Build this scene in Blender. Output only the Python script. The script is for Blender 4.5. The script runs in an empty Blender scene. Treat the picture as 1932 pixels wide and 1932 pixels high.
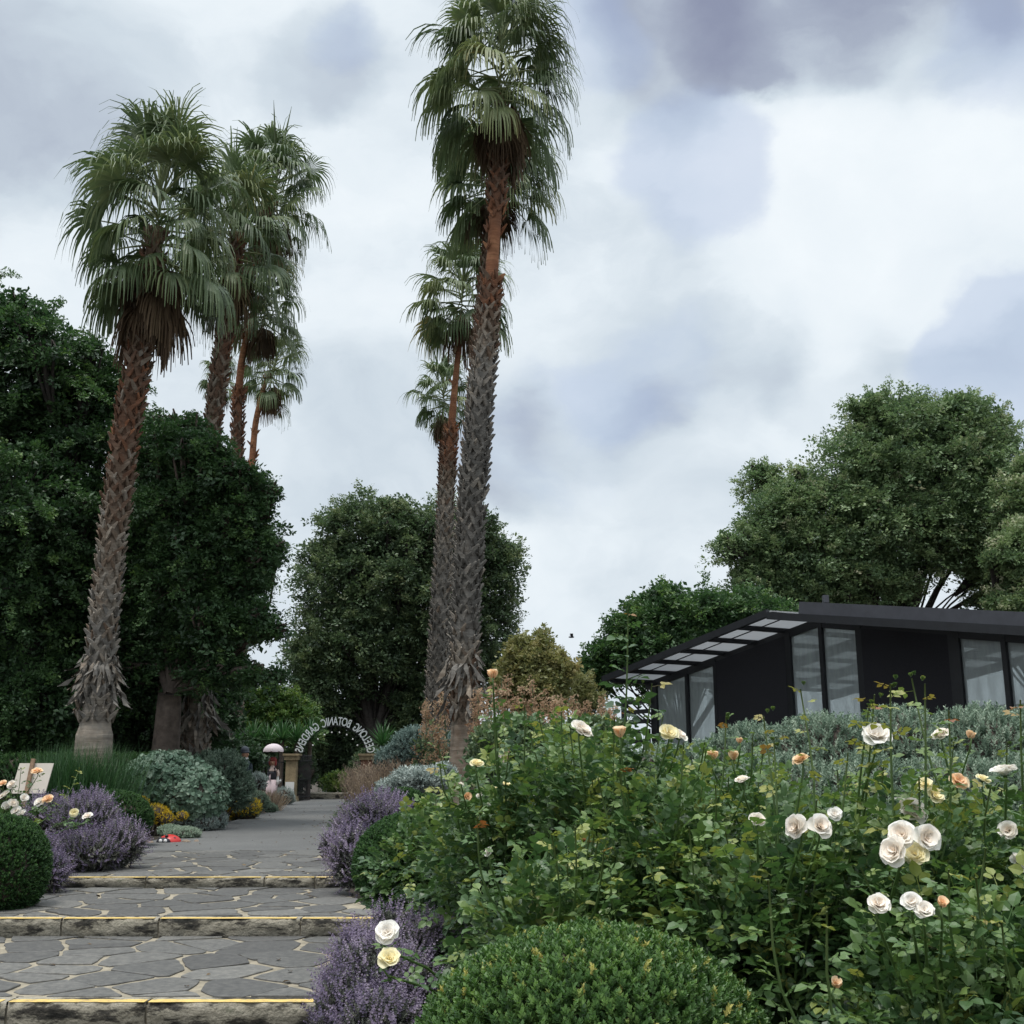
import bpy, math, random
import numpy as np
from mathutils import Vector, Matrix
R = math.radians
rng = np.random.default_rng(7)
random.seed(7)
C = bpy.context.scene
COL = C.collection

# ------------------------------------------------------------------ camera
FPX, PITCH, CAMZ = 2071.0, R(12.89), 1.55        # focal length in photo units of 1932
cam = bpy.data.cameras.new('camera'); camo = bpy.data.objects.new('camera', cam); COL.objects.link(camo)
cam.sensor_width = 36; cam.sensor_height = 36; cam.lens = 36 * FPX / 1932; cam.clip_end = 3000; cam.clip_start = .05
camo.location = (0, 0, CAMZ); camo.rotation_euler = (R(90) + PITCH, 0, 0)
C.camera = camo
C.render.resolution_x = C.render.resolution_y = 1024
CP, SP = math.cos(PITCH), math.sin(PITCH)
def P(px, py, Y):                                  # where the sight line through a photo point meets the depth Y
    u, v = (px - 966) / FPX, (966 - py) / FPX
    t = Y / (CP - v * SP)
    return np.array([u * t, Y, CAMZ + (SP + v * CP) * t])
def S(py, Y):                                      # metres per photo unit there
    v = (966 - py) / FPX
    return Y / (CP - v * SP) / FPX

# ------------------------------------------------------------------ sky and sun
SUN_EL, SUN_AZ = R(72), R(215)                     # azimuth measured from +Y clockwise: behind the camera to the left
w = bpy.data.worlds.new('World'); C.world = w; w.use_nodes = True
nt = w.node_tree; N = nt.nodes; L = nt.links; N.clear()
out = N.new('ShaderNodeOutputWorld'); bg = N.new('ShaderNodeBackground'); bg.inputs[1].default_value = .1
L.new(bg.outputs[0], out.inputs[0])
sky = N.new('ShaderNodeTexSky'); sky.sky_type = 'NISHITA'; sky.sun_disc = False
sky.sun_elevation = SUN_EL; sky.sun_rotation = SUN_AZ; sky.air_density = 1.3; sky.dust_density = 2; sky.ozone_density = 2
tc = N.new('ShaderNodeTexCoord')
def wm(op, a, b=None, c=None):
    n = N.new('ShaderNodeMath'); n.operation = op
    for i, x in enumerate((a, b, c)):
        if x is None: continue
        if isinstance(x, (int, float)): n.inputs[i].default_value = x
        else: L.new(x, n.inputs[i])
    return n.outputs[0]
def wv(op, a, b):
    n = N.new('ShaderNodeVectorMath'); n.operation = op
    for i, x in enumerate((a, b)):
        if isinstance(x, tuple): n.inputs[i].default_value = x
        elif isinstance(x, (int, float)): n.inputs['Scale'].default_value = x
        else: L.new(x, n.inputs[i])
    return n
def noise(vec, scale, detail=6, rough=.55):
    n = N.new('ShaderNodeTexNoise'); n.inputs['Scale'].default_value = scale; n.inputs['Detail'].default_value = detail
    n.inputs['Roughness'].default_value = rough; L.new(vec, n.inputs['Vector']); return n
D0 = tc.outputs['Generated']
st = wv('MULTIPLY', D0, (1, 1, 1.5)).outputs[0]
wn = noise(st, 3.2, 7, .55)
off = wv('SUBTRACT', wn.outputs['Color'], (.5, .5, .5)).outputs[0]
n2 = N.new('ShaderNodeVectorMath'); n2.operation = 'SCALE'; L.new(off, n2.inputs[0]); n2.inputs['Scale'].default_value = .2
DW = wv('NORMALIZE', wv('ADD', D0, n2.outputs[0]).outputs[0], (0, 0, 0)).outputs[0]
def blobs(lst):
    tot = None
    for px, py, rad, s in lst:
        q = P(px, py, 100) - np.array([0, 0, CAMZ]); q = q / np.linalg.norm(q)
        dt = N.new('ShaderNodeVectorMath'); dt.operation = 'DOT_PRODUCT'; L.new(DW, dt.inputs[0]); dt.inputs[1].default_value = tuple(q)
        mr = N.new('ShaderNodeMapRange'); mr.interpolation_type = 'SMOOTHERSTEP'; L.new(dt.outputs['Value'], mr.inputs[0])
        mr.inputs[1].default_value = math.cos(math.atan(rad * 1.25 / FPX)); mr.inputs[2].default_value = math.cos(math.atan(rad * .15 / FPX))
        mr.inputs[3].default_value = 0; mr.inputs[4].default_value = s
        tot = mr.outputs[0] if tot is None else wm('ADD', tot, mr.outputs[0])
    return tot
HOLES = [(1280, 320, 170, .7), (1900, 680, 170, .9), (640, 70, 70, .4), (1230, 690, 130, .4), (1900, 90, 130, .5), (1100, 820, 170, .35),
         (1060, 60, 130, .5), (1750, 900, 150, .5), (200, 100, 160, .1)]
DARK = [(1230, 50, 190, .34), (1500, -30, 200, .42), (1780, -20, 200, .38), (1380, 30, 130, .3), (1330, 640, 170, .13), (1560, 650, 150, .15), (1150, 780, 150, .16), (1330, 840, 190, .18), (960, 860, 120, .08),
        (600, 110, 110, .22), (90, 140, 230, .16), (700, 800, 260, .10), (1800, 600, 180, .15), (1000, 860, 160, .22), (120, 380, 200, .02)]
BRITE = [(1640, 330, 330, .34), (1500, 480, 200, .16), (1800, 420, 200, .2), (1150, 430, 200, .16), (650, 450, 260, .14), (420, 60, 220, .10), (60, 400, 170, .14), (900, 1150, 260, .10), (640, 1050, 160, .12), (1400, 800, 100, .14)]
h, dk, br = blobs(HOLES), blobs(DARK), blobs(BRITE)
fn = noise(wv('MULTIPLY', DW, (1, 1, 1.7)).outputs[0], 4.5, 8, .5).outputs[0]
def edge(x, amt, lo, hi):
    m = N.new('ShaderNodeMapRange'); m.interpolation_type = 'SMOOTHSTEP'; L.new(wm('MULTIPLY_ADD', wm('SUBTRACT', fn2, .5), amt, x), m.inputs[0]); m.inputs[1].default_value = lo; m.inputs[2].default_value = hi; return m.outputs[0]
fn2 = noise(wv('MULTIPLY', DW, (1, 1, 1.5)).outputs[0], 7.5, 9, .6).outputs[0]
hE = edge(h, .9, .12, .62); dE = wm('ADD', wm('MULTIPLY', dk, .55), wm('MULTIPLY', edge(dk, .6, .08, .5), .2)); bE = wm('ADD', wm('MULTIPLY', br, .32), wm('MULTIPLY', edge(br, .5, .08, .32), .12))
lum = wm('ADD', wm('SUBTRACT', wm('ADD', wm('MULTIPLY_ADD', fn, .75, .275), wm('MULTIPLY', wm('SUBTRACT', fn2, .5), .34)), dE), bE)
ramp = N.new('ShaderNodeValToRGB'); L.new(lum, ramp.inputs[0])
e = ramp.color_ramp.elements
e[0].position = 0; e[0].color = (.26, .29, .40, 1); e[1].position = 1; e[1].color = (.90, .95, .98, 1)
a = e.new(.3); a.color = (.38, .43, .53, 1); a = e.new(.52); a.color = (.60, .68, .75, 1); a = e.new(.72); a.color = (.78, .85, .90, 1)
csc = N.new('ShaderNodeVectorMath'); csc.operation = 'SCALE'; L.new(ramp.outputs[0], csc.inputs[0]); 
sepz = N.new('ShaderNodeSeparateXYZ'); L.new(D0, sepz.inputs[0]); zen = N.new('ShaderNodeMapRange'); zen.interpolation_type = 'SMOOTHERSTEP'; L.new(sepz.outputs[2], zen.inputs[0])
zen.inputs[1].default_value = .62; zen.inputs[2].default_value = .95; zen.inputs[3].default_value = 9.4; zen.inputs[4].default_value = 24      # an overcast sky is brightest overhead; boosted out of view to light the garden
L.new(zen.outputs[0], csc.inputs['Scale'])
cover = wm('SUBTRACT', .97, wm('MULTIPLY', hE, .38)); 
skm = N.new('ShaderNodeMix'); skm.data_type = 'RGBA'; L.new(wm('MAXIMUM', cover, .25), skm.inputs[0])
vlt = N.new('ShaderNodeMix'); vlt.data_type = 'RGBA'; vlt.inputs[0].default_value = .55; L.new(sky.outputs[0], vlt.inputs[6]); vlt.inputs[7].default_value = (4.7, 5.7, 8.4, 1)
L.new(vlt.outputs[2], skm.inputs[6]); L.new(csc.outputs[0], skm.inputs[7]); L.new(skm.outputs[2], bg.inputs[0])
sl = bpy.data.lights.new('sun', 'SUN'); sl.energy = 2.3; sl.angle = R(14); sl.color = (1, .96, .9)
so = bpy.data.objects.new('sun', sl); COL.objects.link(so)
sd = Vector((math.sin(SUN_AZ) * math.cos(SUN_EL), math.cos(SUN_AZ) * math.cos(SUN_EL), math.sin(SUN_EL)))
so.rotation_euler = sd.to_track_quat('Z', 'Y').to_euler()
vs = C.view_settings; vs.view_transform = 'Standard'; vs.look = 'None'; vs.gamma = 1; vs.exposure = .15
C.render.engine = 'CYCLES'
C.cycles.max_bounces = 8; C.cycles.transparent_max_bounces = 8; C.cycles.diffuse_bounces = 4

# ------------------------------------------------------------------ materials
MATS = {}
def newmat(name):
    m = bpy.data.materials.new(name); m.use_nodes = True
    nt = m.node_tree; p = nt.nodes['Principled BSDF']; return m, nt, p
def n_noise(nt, scale, detail=5, coord='Object', stretch=None, rough=.6):
    t = nt.nodes.new('ShaderNodeTexCoord'); n = nt.nodes.new('ShaderNodeTexNoise')
    n.inputs['Scale'].default_value = scale; n.inputs['Detail'].default_value = detail; n.inputs['Roughness'].default_value = rough
    if stretch:
        mp = nt.nodes.new('ShaderNodeMapping'); mp.inputs['Scale'].default_value = stretch
        nt.links.new(t.outputs[coord], mp.inputs[0]); nt.links.new(mp.outputs[0], n.inputs[0])
    else: nt.links.new(t.outputs[coord], n.inputs[0])
    return n.outputs[0]
def n_ramp(nt, val, stops):
    r = nt.nodes.new('ShaderNodeValToRGB'); nt.links.new(val, r.inputs[0]); e = r.color_ramp.elements
    e[0].position, e[0].color = stops[0][0], (*stops[0][1], 1); e[1].position, e[1].color = stops[-1][0], (*stops[-1][1], 1)
    for p, c in stops[1:-1]: x = e.new(p); x.color = (*c, 1)
    return r.outputs[0]
def n_bump(nt, p, val, strength, dist=.02):
    b = nt.nodes.new('ShaderNodeBump'); b.inputs['Strength'].default_value = strength; b.inputs['Distance'].default_value = dist
    nt.links.new(val, b.inputs['Height']); nt.links.new(b.outputs[0], p.inputs['Normal'])
def leafmat(name, stops, trans=.3, rough=.48, spec=.5):
    """leaf colours picked by each leaf's own tint value"""
    m, nt, p = newmat(name)
    at = nt.nodes.new('ShaderNodeAttribute'); at.attribute_name = 'tint'
    col = n_ramp(nt, at.outputs['Fac'], stops)
    nt.links.new(col, p.inputs['Base Color']); p.inputs['Roughness'].default_value = rough; p.inputs['Specular IOR Level'].default_value = spec
    tr = nt.nodes.new('ShaderNodeBsdfTranslucent'); hs = nt.nodes.new('ShaderNodeHueSaturation'); hs.inputs['Value'].default_value = 1.25; hs.inputs['Saturation'].default_value = 1.15
    nt.links.new(col, hs.inputs['Color']); nt.links.new(hs.outputs[0], tr.inputs[0])
    mx = nt.nodes.new('ShaderNodeMixShader'); mx.inputs[0].default_value = trans
    nt.links.new(p.outputs[0], mx.inputs[1]); nt.links.new(tr.outputs[0], mx.inputs[2])
    nt.links.new(mx.outputs[0], nt.nodes['Material Output'].inputs[0])
    return m
def flat(name, c, rough=.7, var=.25, scale=12, metal=0, bump=.15, spec=.4):
    m, nt, p = newmat(name)
    v = n_noise(nt, scale)
    nt.links.new(n_ramp(nt, v, [(.3, tuple(x * (1 - var) for x in c)), (.7, tuple(min(1, x * (1 + var)) for x in c))]), p.inputs['Base Color'])
    p.inputs['Roughness'].default_value = rough; p.inputs['Metallic'].default_value = metal; p.inputs['Specular IOR Level'].default_value = spec
    if bump: n_bump(nt, p, v, bump, .01)
    return m
M_palm = leafmat('palm_leaf', [(0, (0.0440, 0.0708, 0.0309)), (.5, (0.1066, 0.1498, 0.0677)), (.85, (0.1988, 0.2299, 0.0961)), (1, (0.3505, 0.2940, 0.1244))], .22, .5, .4)
M_palmdead = leafmat('palm_dead', [(0, (0.0475, 0.0333, 0.0209)), (.6, (0.1140, 0.0760, 0.0475)), (1, (0.1995, 0.1472, 0.0855))], .15, .8, .2)
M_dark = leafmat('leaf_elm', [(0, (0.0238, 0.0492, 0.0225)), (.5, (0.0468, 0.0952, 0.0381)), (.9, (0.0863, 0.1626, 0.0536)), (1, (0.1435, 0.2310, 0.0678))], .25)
M_cent = leafmat('leaf_mid', [(0, (0.0491, 0.0772, 0.0454)), (.5, (0.0930, 0.1452, 0.0694)), (.9, (0.1868, 0.2384, 0.1068)), (1, (0.2922, 0.3190, 0.1742))], .25)
M_big = leafmat('leaf_olive', [(0, (0.0713, 0.1154, 0.0621)), (.45, (0.1359, 0.2090, 0.0944)), (.85, (0.2521, 0.3264, 0.1509)), (1, (0.4296, 0.4312, 0.2862))], .25)
M_gold = leafmat('leaf_gold', [(0, (0.1539, 0.1820, 0.0697)), (.5, (0.3055, 0.3055, 0.1300)), (1, (0.4420, 0.3640, 0.1690))], .3)
M_lime = leafmat('leaf_lime', [(0, (0.0481, 0.0974, 0.0341)), (.5, (0.0950, 0.1723, 0.0500)), (1, (0.2313, 0.3016, 0.0765))], .3)
M_box = leafmat('leaf_box', [(0, (0.0302, 0.0681, 0.0210)), (.5, (0.0703, 0.1430, 0.0395)), (.88, (0.1542, 0.2596, 0.0726)), (1, (0.4517, 0.4161, 0.1313))], .25, .45, .45)
M_boxfar = leafmat('leaf_box_far', [(0, (0.0159, 0.0429, 0.0137)), (.5, (0.0340, 0.0835, 0.0250)), (1, (0.0767, 0.1554, 0.0429))], .2, .55, .35)
M_rose = leafmat('leaf_rose', [(0, (0.0248, 0.0524, 0.0250)), (.35, (0.0472, 0.0940, 0.0387)), (.62, (0.0853, 0.1562, 0.0495)), (.8, (0.1650, 0.2407, 0.0687)), (.9, (0.2947, 0.3074, 0.0814)), (.96, (0.2597, 0.1148, 0.0478)), (1, (0.2336, 0.0631, 0.0365))], .28, .42, .5)
M_salt = leafmat('leaf_silver', [(0, (0.0945, 0.1418, 0.1013)), (.5, (0.1890, 0.2565, 0.1890)), (1, (0.3645, 0.4320, 0.3375))], .2, .8, .2)
M_sage = leafmat('leaf_sage', [(0, (0.0990, 0.1650, 0.1100)), (.5, (0.1870, 0.2750, 0.1980)), (1, (0.3520, 0.4400, 0.3410))], .2, .85, .2)
M_dusty = leafmat('leaf_dusty', [(0, (.22, .27, .25)), (.5, (.36, .41, .38)), (1, (.55, .6, .56))], .15, .9, .1)
M_arte = leafmat('leaf_blue', [(0, (0.0780, 0.1170, 0.1040)), (.5, (0.1560, 0.2210, 0.2015)), (1, (0.2860, 0.3640, 0.3250))], .2, .8, .2)
M_mint = leafmat('leaf_catmint', [(0, (0.0720, 0.0840, 0.0690)), (.5, (0.1440, 0.1500, 0.1265)), (1, (0.2400, 0.2400, 0.1955))], .2, .8, .2)
M_purple = leafmat('petal_purple', [(0, (0.1155, 0.0978, 0.1520)), (.5, (0.2205, 0.1782, 0.2565)), (1, (0.3780, 0.3220, 0.3990))], .3, .7, .2)
M_grass = leafmat('leaf_grass', [(0, (.02, .055, .02)), (.5, (.04, .10, .035)), (1, (.08, .15, .06))], .3)
M_tan = leafmat('leaf_tan', [(0, (0.1725, 0.1323, 0.1020)), (.5, (0.3105, 0.2472, 0.1920)), (1, (0.5290, 0.4140, 0.3000))], .3, .8, .2)
M_plume = leafmat('petal_plume', [(0, (.22, .13, .085)), (.5, (.38, .26, .17)), (1, (.56, .42, .29))], .35, .8, .2)
M_yellow = leafmat('petal_yellow', [(0, (.42, .3, .02)), (.5, (.66, .48, .04)), (1, (.85, .68, .12))], .3, .7, .2)
M_petal = leafmat('petal_cream', [(0, (.82, .60, .46)), (.35, (.86, .73, .60)), (.7, (.88, .82, .74)), (1, (.90, .88, .84))], .3, .6, .2)
M_peach = leafmat('petal_peach', [(0, (.80, .50, .30)), (.5, (.88, .68, .46)), (1, (.90, .80, .62))], .3, .6, .2)
M_lemon = leafmat('petal_lemon', [(0, (.82, .62, .32)), (.5, (.87, .79, .50)), (1, (.90, .87, .70))], .3, .6, .2)
M_cane = leafmat('rose_cane', [(0, (.05, .07, .03)), (.5, (.08, .14, .04)), (1, (.16, .10, .05))], 0, .5, .4)
M_twig = flat('twig', (.07, .055, .045), .9, .4, 20)
M_limb = flat('limb', (.045, .038, .034), .95, .4, 9, bump=.6)
M_bark = flat('bark_brown', (.11, .085, .07), .95, .4, 6, bump=.8)
def trunkmat():
    m, nt, p = newmat('palm_trunk')
    at = nt.nodes.new('ShaderNodeAttribute'); at.attribute_name = 'tint'
    v = n_noise(nt, 5, 6); v2 = n_noise(nt, 2.2, 5, stretch=(1, 1, 9))
    add = nt.nodes.new('ShaderNodeMath'); add.operation = 'MULTIPLY_ADD'; nt.links.new(v, add.inputs[0]); add.inputs[1].default_value = .34
    ad2 = nt.nodes.new('ShaderNodeMath'); ad2.operation = 'SUBTRACT'; nt.links.new(at.outputs['Fac'], ad2.inputs[0]); ad2.inputs[1].default_value = .17
    nt.links.new(ad2.outputs[0], add.inputs[2])
    c = n_ramp(nt, add.outputs[0], [(0, (.11, .104, .095)), (.25, (.21, .195, .175)), (.38, (.29, .25, .205)), (.52, (.17, .125, .092)), (.68, (.145, .082, .055)), (.85, (.25, .11, .06)), (1, (.38, .19, .10))])
    mul = nt.nodes.new('ShaderNodeMix'); mul.data_type = 'RGBA'; mul.blend_type = 'MULTIPLY'; mul.inputs[0].default_value = .6
    nt.links.new(c, mul.inputs[6]); nt.links.new(n_ramp(nt, v2, [(.35, (.45, .42, .4)), (.6, (1, 1, 1))]), mul.inputs[7])
    nt.links.new(mul.outputs[2], p.inputs['Base Color']); p.inputs['Roughness'].default_value = .9; p.inputs['Specular IOR Level'].default_value = .15
    n_bump(nt, p, v2, .5, .03)
    return m
M_trunk = trunkmat()
def soilmat():
    m, nt, p = newmat('soil')
    v = n_noise(nt, 7, 8); v2 = n_noise(nt, 60, 4)
    c = n_ramp(nt, v, [(.3, (.035, .027, .02)), (.55, (.07, .055, .042)), (.75, (.055, .065, .03))])
    nt.links.new(c, p.inputs['Base Color']); p.inputs['Roughness'].default_value = 1; n_bump(nt, p, v2, 1, .04)
    return m
M_soil = soilmat()
def asphaltmat():
    m, nt, p = newmat('asphalt')
    v = n_noise(nt, 160, 3); v2 = n_noise(nt, .7, 5)
    a = n_ramp(nt, v, [(.3, (.07, .07, .07)), (.5, (.12, .12, .117)), (.72, (.21, .21, .205))])
    b = n_ramp(nt, v2, [(.3, (.8, .8, .8)), (.7, (1.1, 1.1, 1.08))])
    mu = nt.nodes.new('ShaderNodeMix'); mu.data_type = 'RGBA'; mu.blend_type = 'MULTIPLY'; mu.inputs[0].default_value = 1
    nt.links.new(a, mu.inputs[6]); nt.links.new(b, mu.inputs[7]); nt.links.new(mu.outputs[2], p.inputs['Base Color'])
    p.inputs['Roughness'].default_value = .85; n_bump(nt, p, v, .5, .006)
    return m
M_asph = asphaltmat()
def stonemat():
    m, nt, p = newmat('bluestone')
    at = nt.nodes.new('ShaderNodeAttribute'); at.attribute_name = 'tint'
    c = n_ramp(nt, at.outputs['Fac'], [(0, (.074, .072, .070)), (.5, (.10, .098, .094)), (1, (.150, .145, .136))])
    v = n_noise(nt, 18, 8, rough=.7); v3 = n_noise(nt, 150, 3)
    mu = nt.nodes.new('ShaderNodeMix'); mu.data_type = 'RGBA'; mu.blend_type = 'MULTIPLY'; mu.inputs[0].default_value = 1
    nt.links.new(c, mu.inputs[6]); nt.links.new(n_ramp(nt, v, [(.3, (.6, .6, .6)), (.5, (1, 1, .98)), (.7, (1.5, 1.46, 1.38))]), mu.inputs[7])
    nt.links.new(mu.outputs[2], p.inputs['Base Color']); p.inputs['Roughness'].default_value = .62; n_bump(nt, p, v3, .35, .008)
    return m
M_stone = stonemat()
M_mortar = flat('mortar', (.27, .235, .175), .95, .35, 9, bump=.5)
def risermat():
    m, nt, p = newmat('riser_stone')
    v = n_noise(nt, 3.2, 9, rough=.68, stretch=(1, 1, 3)); v2 = n_noise(nt, 30, 6)
    c = n_ramp(nt, v, [(.38, (.018, .017, .014)), (.455, (.07, .062, .05)), (.49, (.22, .20, .155)), (.58, (.36, .325, .26)), (.68, (.13, .13, .09))])
    nt.links.new(c, p.inputs['Base Color']); p.inputs['Roughness'].default_value = .95; n_bump(nt, p, v2, .9, .03)
    return m
M_riser = risermat()
def yellowmat():
    m, nt, p = newmat('yellow_paint')
    v = n_noise(nt, 14, 7, rough=.7)
    nt.links.new(n_ramp(nt, v, [(.34, (.30, .24, .13)), (.46, (.60, .42, .13)), (.65, (.72, .52, .17))]), p.inputs['Base Color'])
    p.inputs['Roughness'].default_value = .7; return m
M_ypaint = yellowmat()
M_black = flat('black_steel', (.014, .015, .018), .45, .2, 8, bump=0)
M_roofmetal = flat('roof_metal', (.05, .052, .062), .5, .15, 5, bump=0)
def screenmat():
    m, nt, p = newmat('shade_cloth')
    v = n_noise(nt, 90, 2); nt.links.new(n_ramp(nt, v, [(.3, (.008, .008, .011)), (.7, (.022, .022, .028))]), p.inputs['Base Color']); p.inputs['Roughness'].default_value = .9
    return m
M_screen = screenmat()
def glassmat():
    m, nt, p = newmat('misted_glass')
    v = n_noise(nt, 2.5, 6, stretch=(3, 3, .6))
    p.inputs['Base Color'].default_value = (.55, .60, .60, 1); p.inputs['Roughness'].default_value = .25
    tr = nt.nodes.new('ShaderNodeBsdfTransparent'); tr.inputs[0].default_value = (.80, .84, .84, 1)
    tl = nt.nodes.new('ShaderNodeBsdfTranslucent'); tl.inputs[0].default_value = (.7, .75, .75, 1)
    m1 = nt.nodes.new('ShaderNodeMixShader'); m1.inputs[0].default_value = .5
    nt.links.new(p.outputs[0], m1.inputs[1]); nt.links.new(tl.outputs[0], m1.inputs[2])
    m2 = nt.nodes.new('ShaderNodeMixShader')
    mr = nt.nodes.new('ShaderNodeMapRange'); nt.links.new(v, mr.inputs[0]); mr.inputs[1].default_value = .35; mr.inputs[2].default_value = .65; mr.inputs[3].default_value = .42; mr.inputs[4].default_value = .6
    nt.links.new(mr.outputs[0], m2.inputs[0]); nt.links.new(tr.outputs[0], m2.inputs[1]); nt.links.new(m1.outputs[0], m2.inputs[2])
    nt.links.new(m2.outputs[0], nt.nodes['Material Output'].inputs[0]); return m
M_glass = glassmat()
def polymat():
    m, nt, p = newmat('opal_sheet')
    p.inputs['Base Color'].default_value = (.5, .51, .52, 1); p.inputs['Roughness'].default_value = .4
    tl = nt.nodes.new('ShaderNodeBsdfTranslucent'); tl.inputs[0].default_value = (.50, .51, .52, 1)
    mx = nt.nodes.new('ShaderNodeMixShader'); mx.inputs[0].default_value = .75
    nt.links.new(p.outputs[0], mx.inputs[1]); nt.links.new(tl.outputs[0], mx.inputs[2]); nt.links.new(mx.outputs[0], nt.nodes['Material Output'].inputs[0]); return m
M_opal = polymat()
M_sand = flat('sandstone', (.27, .21, .125), .9, .3, 9)
M_brick = flat('red_brick', (.24, .12, .08), .9, .35, 14)
M_white = flat('white_paint', (.75, .74, .72), .6, .05, 8, bump=0)
M_letter = flat('letter_metal', (.62, .66, .66), .5, .05, 8, bump=0)
M_iron = flat('iron', (.018, .018, .02), .6, .2, 10, bump=0)
M_board = flat('board_cream', (.60, .54, .47), .8, .05, 5, bump=0)
M_stake = flat('stake_wood', (.26, .17, .11), .9, .3, 20)
M_pink = flat('pink_paint', (.74, .58, .60), .6, .05, 8, bump=0)
M_pinkw = flat('parasol_pink', (.80, .68, .70), .6, .04, 8, bump=0)
M_skin = flat('skin_paint', (.55, .30, .20), .6, .08, 8, bump=0)
M_skinl = flat('skin_light', (.70, .52, .45), .6, .05, 8, bump=0)
M_hair = flat('hair_red', (.30, .05, .045), .6, .3, 30)
M_cloth = flat('black_paint', (.02, .02, .028), .6, .2, 8, bump=0)
M_navy = flat('coat_paint', (.03, .045, .06), .6, .2, 8, bump=0)
M_greyp = flat('hat_grey', (.09, .10, .12), .6, .2, 8, bump=0)
M_red = flat('red_paint', (.50, .04, .035), .35, .1, 8, bump=0)
M_rock = flat('edging_rock', (.26, .20, .15), .95, .3, 12, bump=.6)

# ------------------------------------------------------------------ mesh building
def tmpl(V, F):
    d = {}
    for f in F: d.setdefault(len(f), []).append(f)
    return np.array(V, float), {k: np.array(v, int) for k, v in d.items()}
class MB:
    def __init__(s): s.V = []; s.n = 0; s.F = []; s.T = []
    def add(s, V, F, t=.5, mi=0):
        V = np.asarray(V, float).reshape(-1, 3); d = {}
        for f in F: d.setdefault(len(f), []).append(f)
        for k, f in d.items(): s.F.append((np.array(f, int) + s.n, mi))
        s.V.append(V); s.T.append(np.full(len(V), t) if np.isscalar(t) else np.asarray(t, float)); s.n += len(V)
    def inst(s, tm, M, T, tint, mi=0, tv=None):
        V, F = tm; n = len(T)
        if n == 0: return
        W = np.einsum('nij,vj->nvi', M, V) + T[:, None, :]
        offs = s.n + np.arange(n) * len(V)
        for k, a in F.items(): s.F.append(((a[None] + offs[:, None, None]).reshape(-1, k), mi))
        tt = np.repeat(tint, len(V)) if tv is None else (tint[:, None] + tv[None]).ravel()
        s.V.append(W.reshape(-1, 3)); s.T.append(np.clip(tt, 0, 1)); s.n += n * len(V)
    def build(s, name, mats, parent=None, smooth=False, origin=None):
        V = np.concatenate(s.V); T = np.concatenate(s.T)
        if not isinstance(mats, (list, tuple)): mats = [mats]
        o = np.zeros(3)
        if parent is not None: o = np.array(parent.matrix_basis.translation) if parent.parent is None else np.array(parent.parent.matrix_basis.translation)
        elif origin is not None: o = np.array(origin, float)
        me = bpy.data.meshes.new(name)
        me.vertices.add(len(V)); me.vertices.foreach_set('co', (V - o).astype(np.float32).ravel())
        nl = sum(a.size for a, _ in s.F); nf = sum(len(a) for a, _ in s.F)
        me.loops.add(nl); me.polygons.add(nf)
        me.loops.foreach_set('vertex_index', np.concatenate([a.ravel() for a, _ in s.F]).astype(np.int32))
        lt = np.concatenate([np.full(len(a), a.shape[1]) for a, _ in s.F])
        me.polygons.foreach_set('loop_start', np.concatenate([[0], np.cumsum(lt)[:-1]]).astype(np.int32))
        me.polygons.foreach_set('material_index', np.concatenate([np.full(len(a), mi) for a, mi in s.F]).astype(np.int32))
        me.polygons.foreach_set('use_smooth', np.full(nf, smooth))
        at = me.attributes.new('tint', 'FLOAT', 'POINT'); at.data.foreach_set('value', T.astype(np.float32))
        for m in mats: me.materials.append(m)
        me.update(calc_edges=True)
        ob = bpy.data.objects.new(name, me); COL.objects.link(ob)
        if parent is not None: ob.parent = parent
        else: ob.location = tuple(o)
        return ob
def tag(o, label=None, cat=None, group=None, kind=None):
    if label: o['label'] = label
    if cat: o['category'] = cat
    if group: o['group'] = group
    if kind: o['kind'] = kind
    return o
def thing(name, loc, label, cat, group=None):
    o = bpy.data.objects.new(name, None); COL.objects.link(o); o.location = tuple(float(x) for x in loc); o.empty_display_size = .2
    return tag(o, label, cat, group)
def nrm(a): return a / np.maximum(np.linalg.norm(a, axis=-1, keepdims=True), 1e-9)
def frames(d, up, scale):
    """columns: side, along d, normal; scale (n,) or (n,3)"""
    d = nrm(d); s = nrm(np.cross(d, up)); n = np.cross(s, d)
    M = np.stack([s, d, n], -1)
    sc = np.asarray(scale, float)
    if sc.ndim == 1: sc = np.repeat(sc[:, None], 3, 1)
    return M * sc[:, None, :]
def rdir(n):
    return nrm(rng.normal(size=(n, 3)))
def box(mb, c, sz, t=.5, mi=0, rot=None):
    v = np.array([[x, y, z] for x in (-.5, .5) for y in (-.5, .5) for z in (-.5, .5)]) * np.array(sz)
    if rot is not None: v = v @ np.array(rot).T
    mb.add(v + np.array(c), [(0, 1, 3, 2), (4, 6, 7, 5), (0, 4, 5, 1), (2, 3, 7, 6), (0, 2, 6, 4), (1, 5, 7, 3)], t, mi)
def beam(mb, a, b, w, hgt, mi=0, up=(0, 0, 1), t=.5):
    a, b = np.array(a, float), np.array(b, float); d = b - a; ln = np.linalg.norm(d); d /= ln
    s = np.cross(d, up); s /= np.linalg.norm(s); n = np.cross(s, d)
    box(mb, (a + b) / 2, (w, ln, hgt), t, mi, np.stack([s, d, n], 1))
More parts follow.
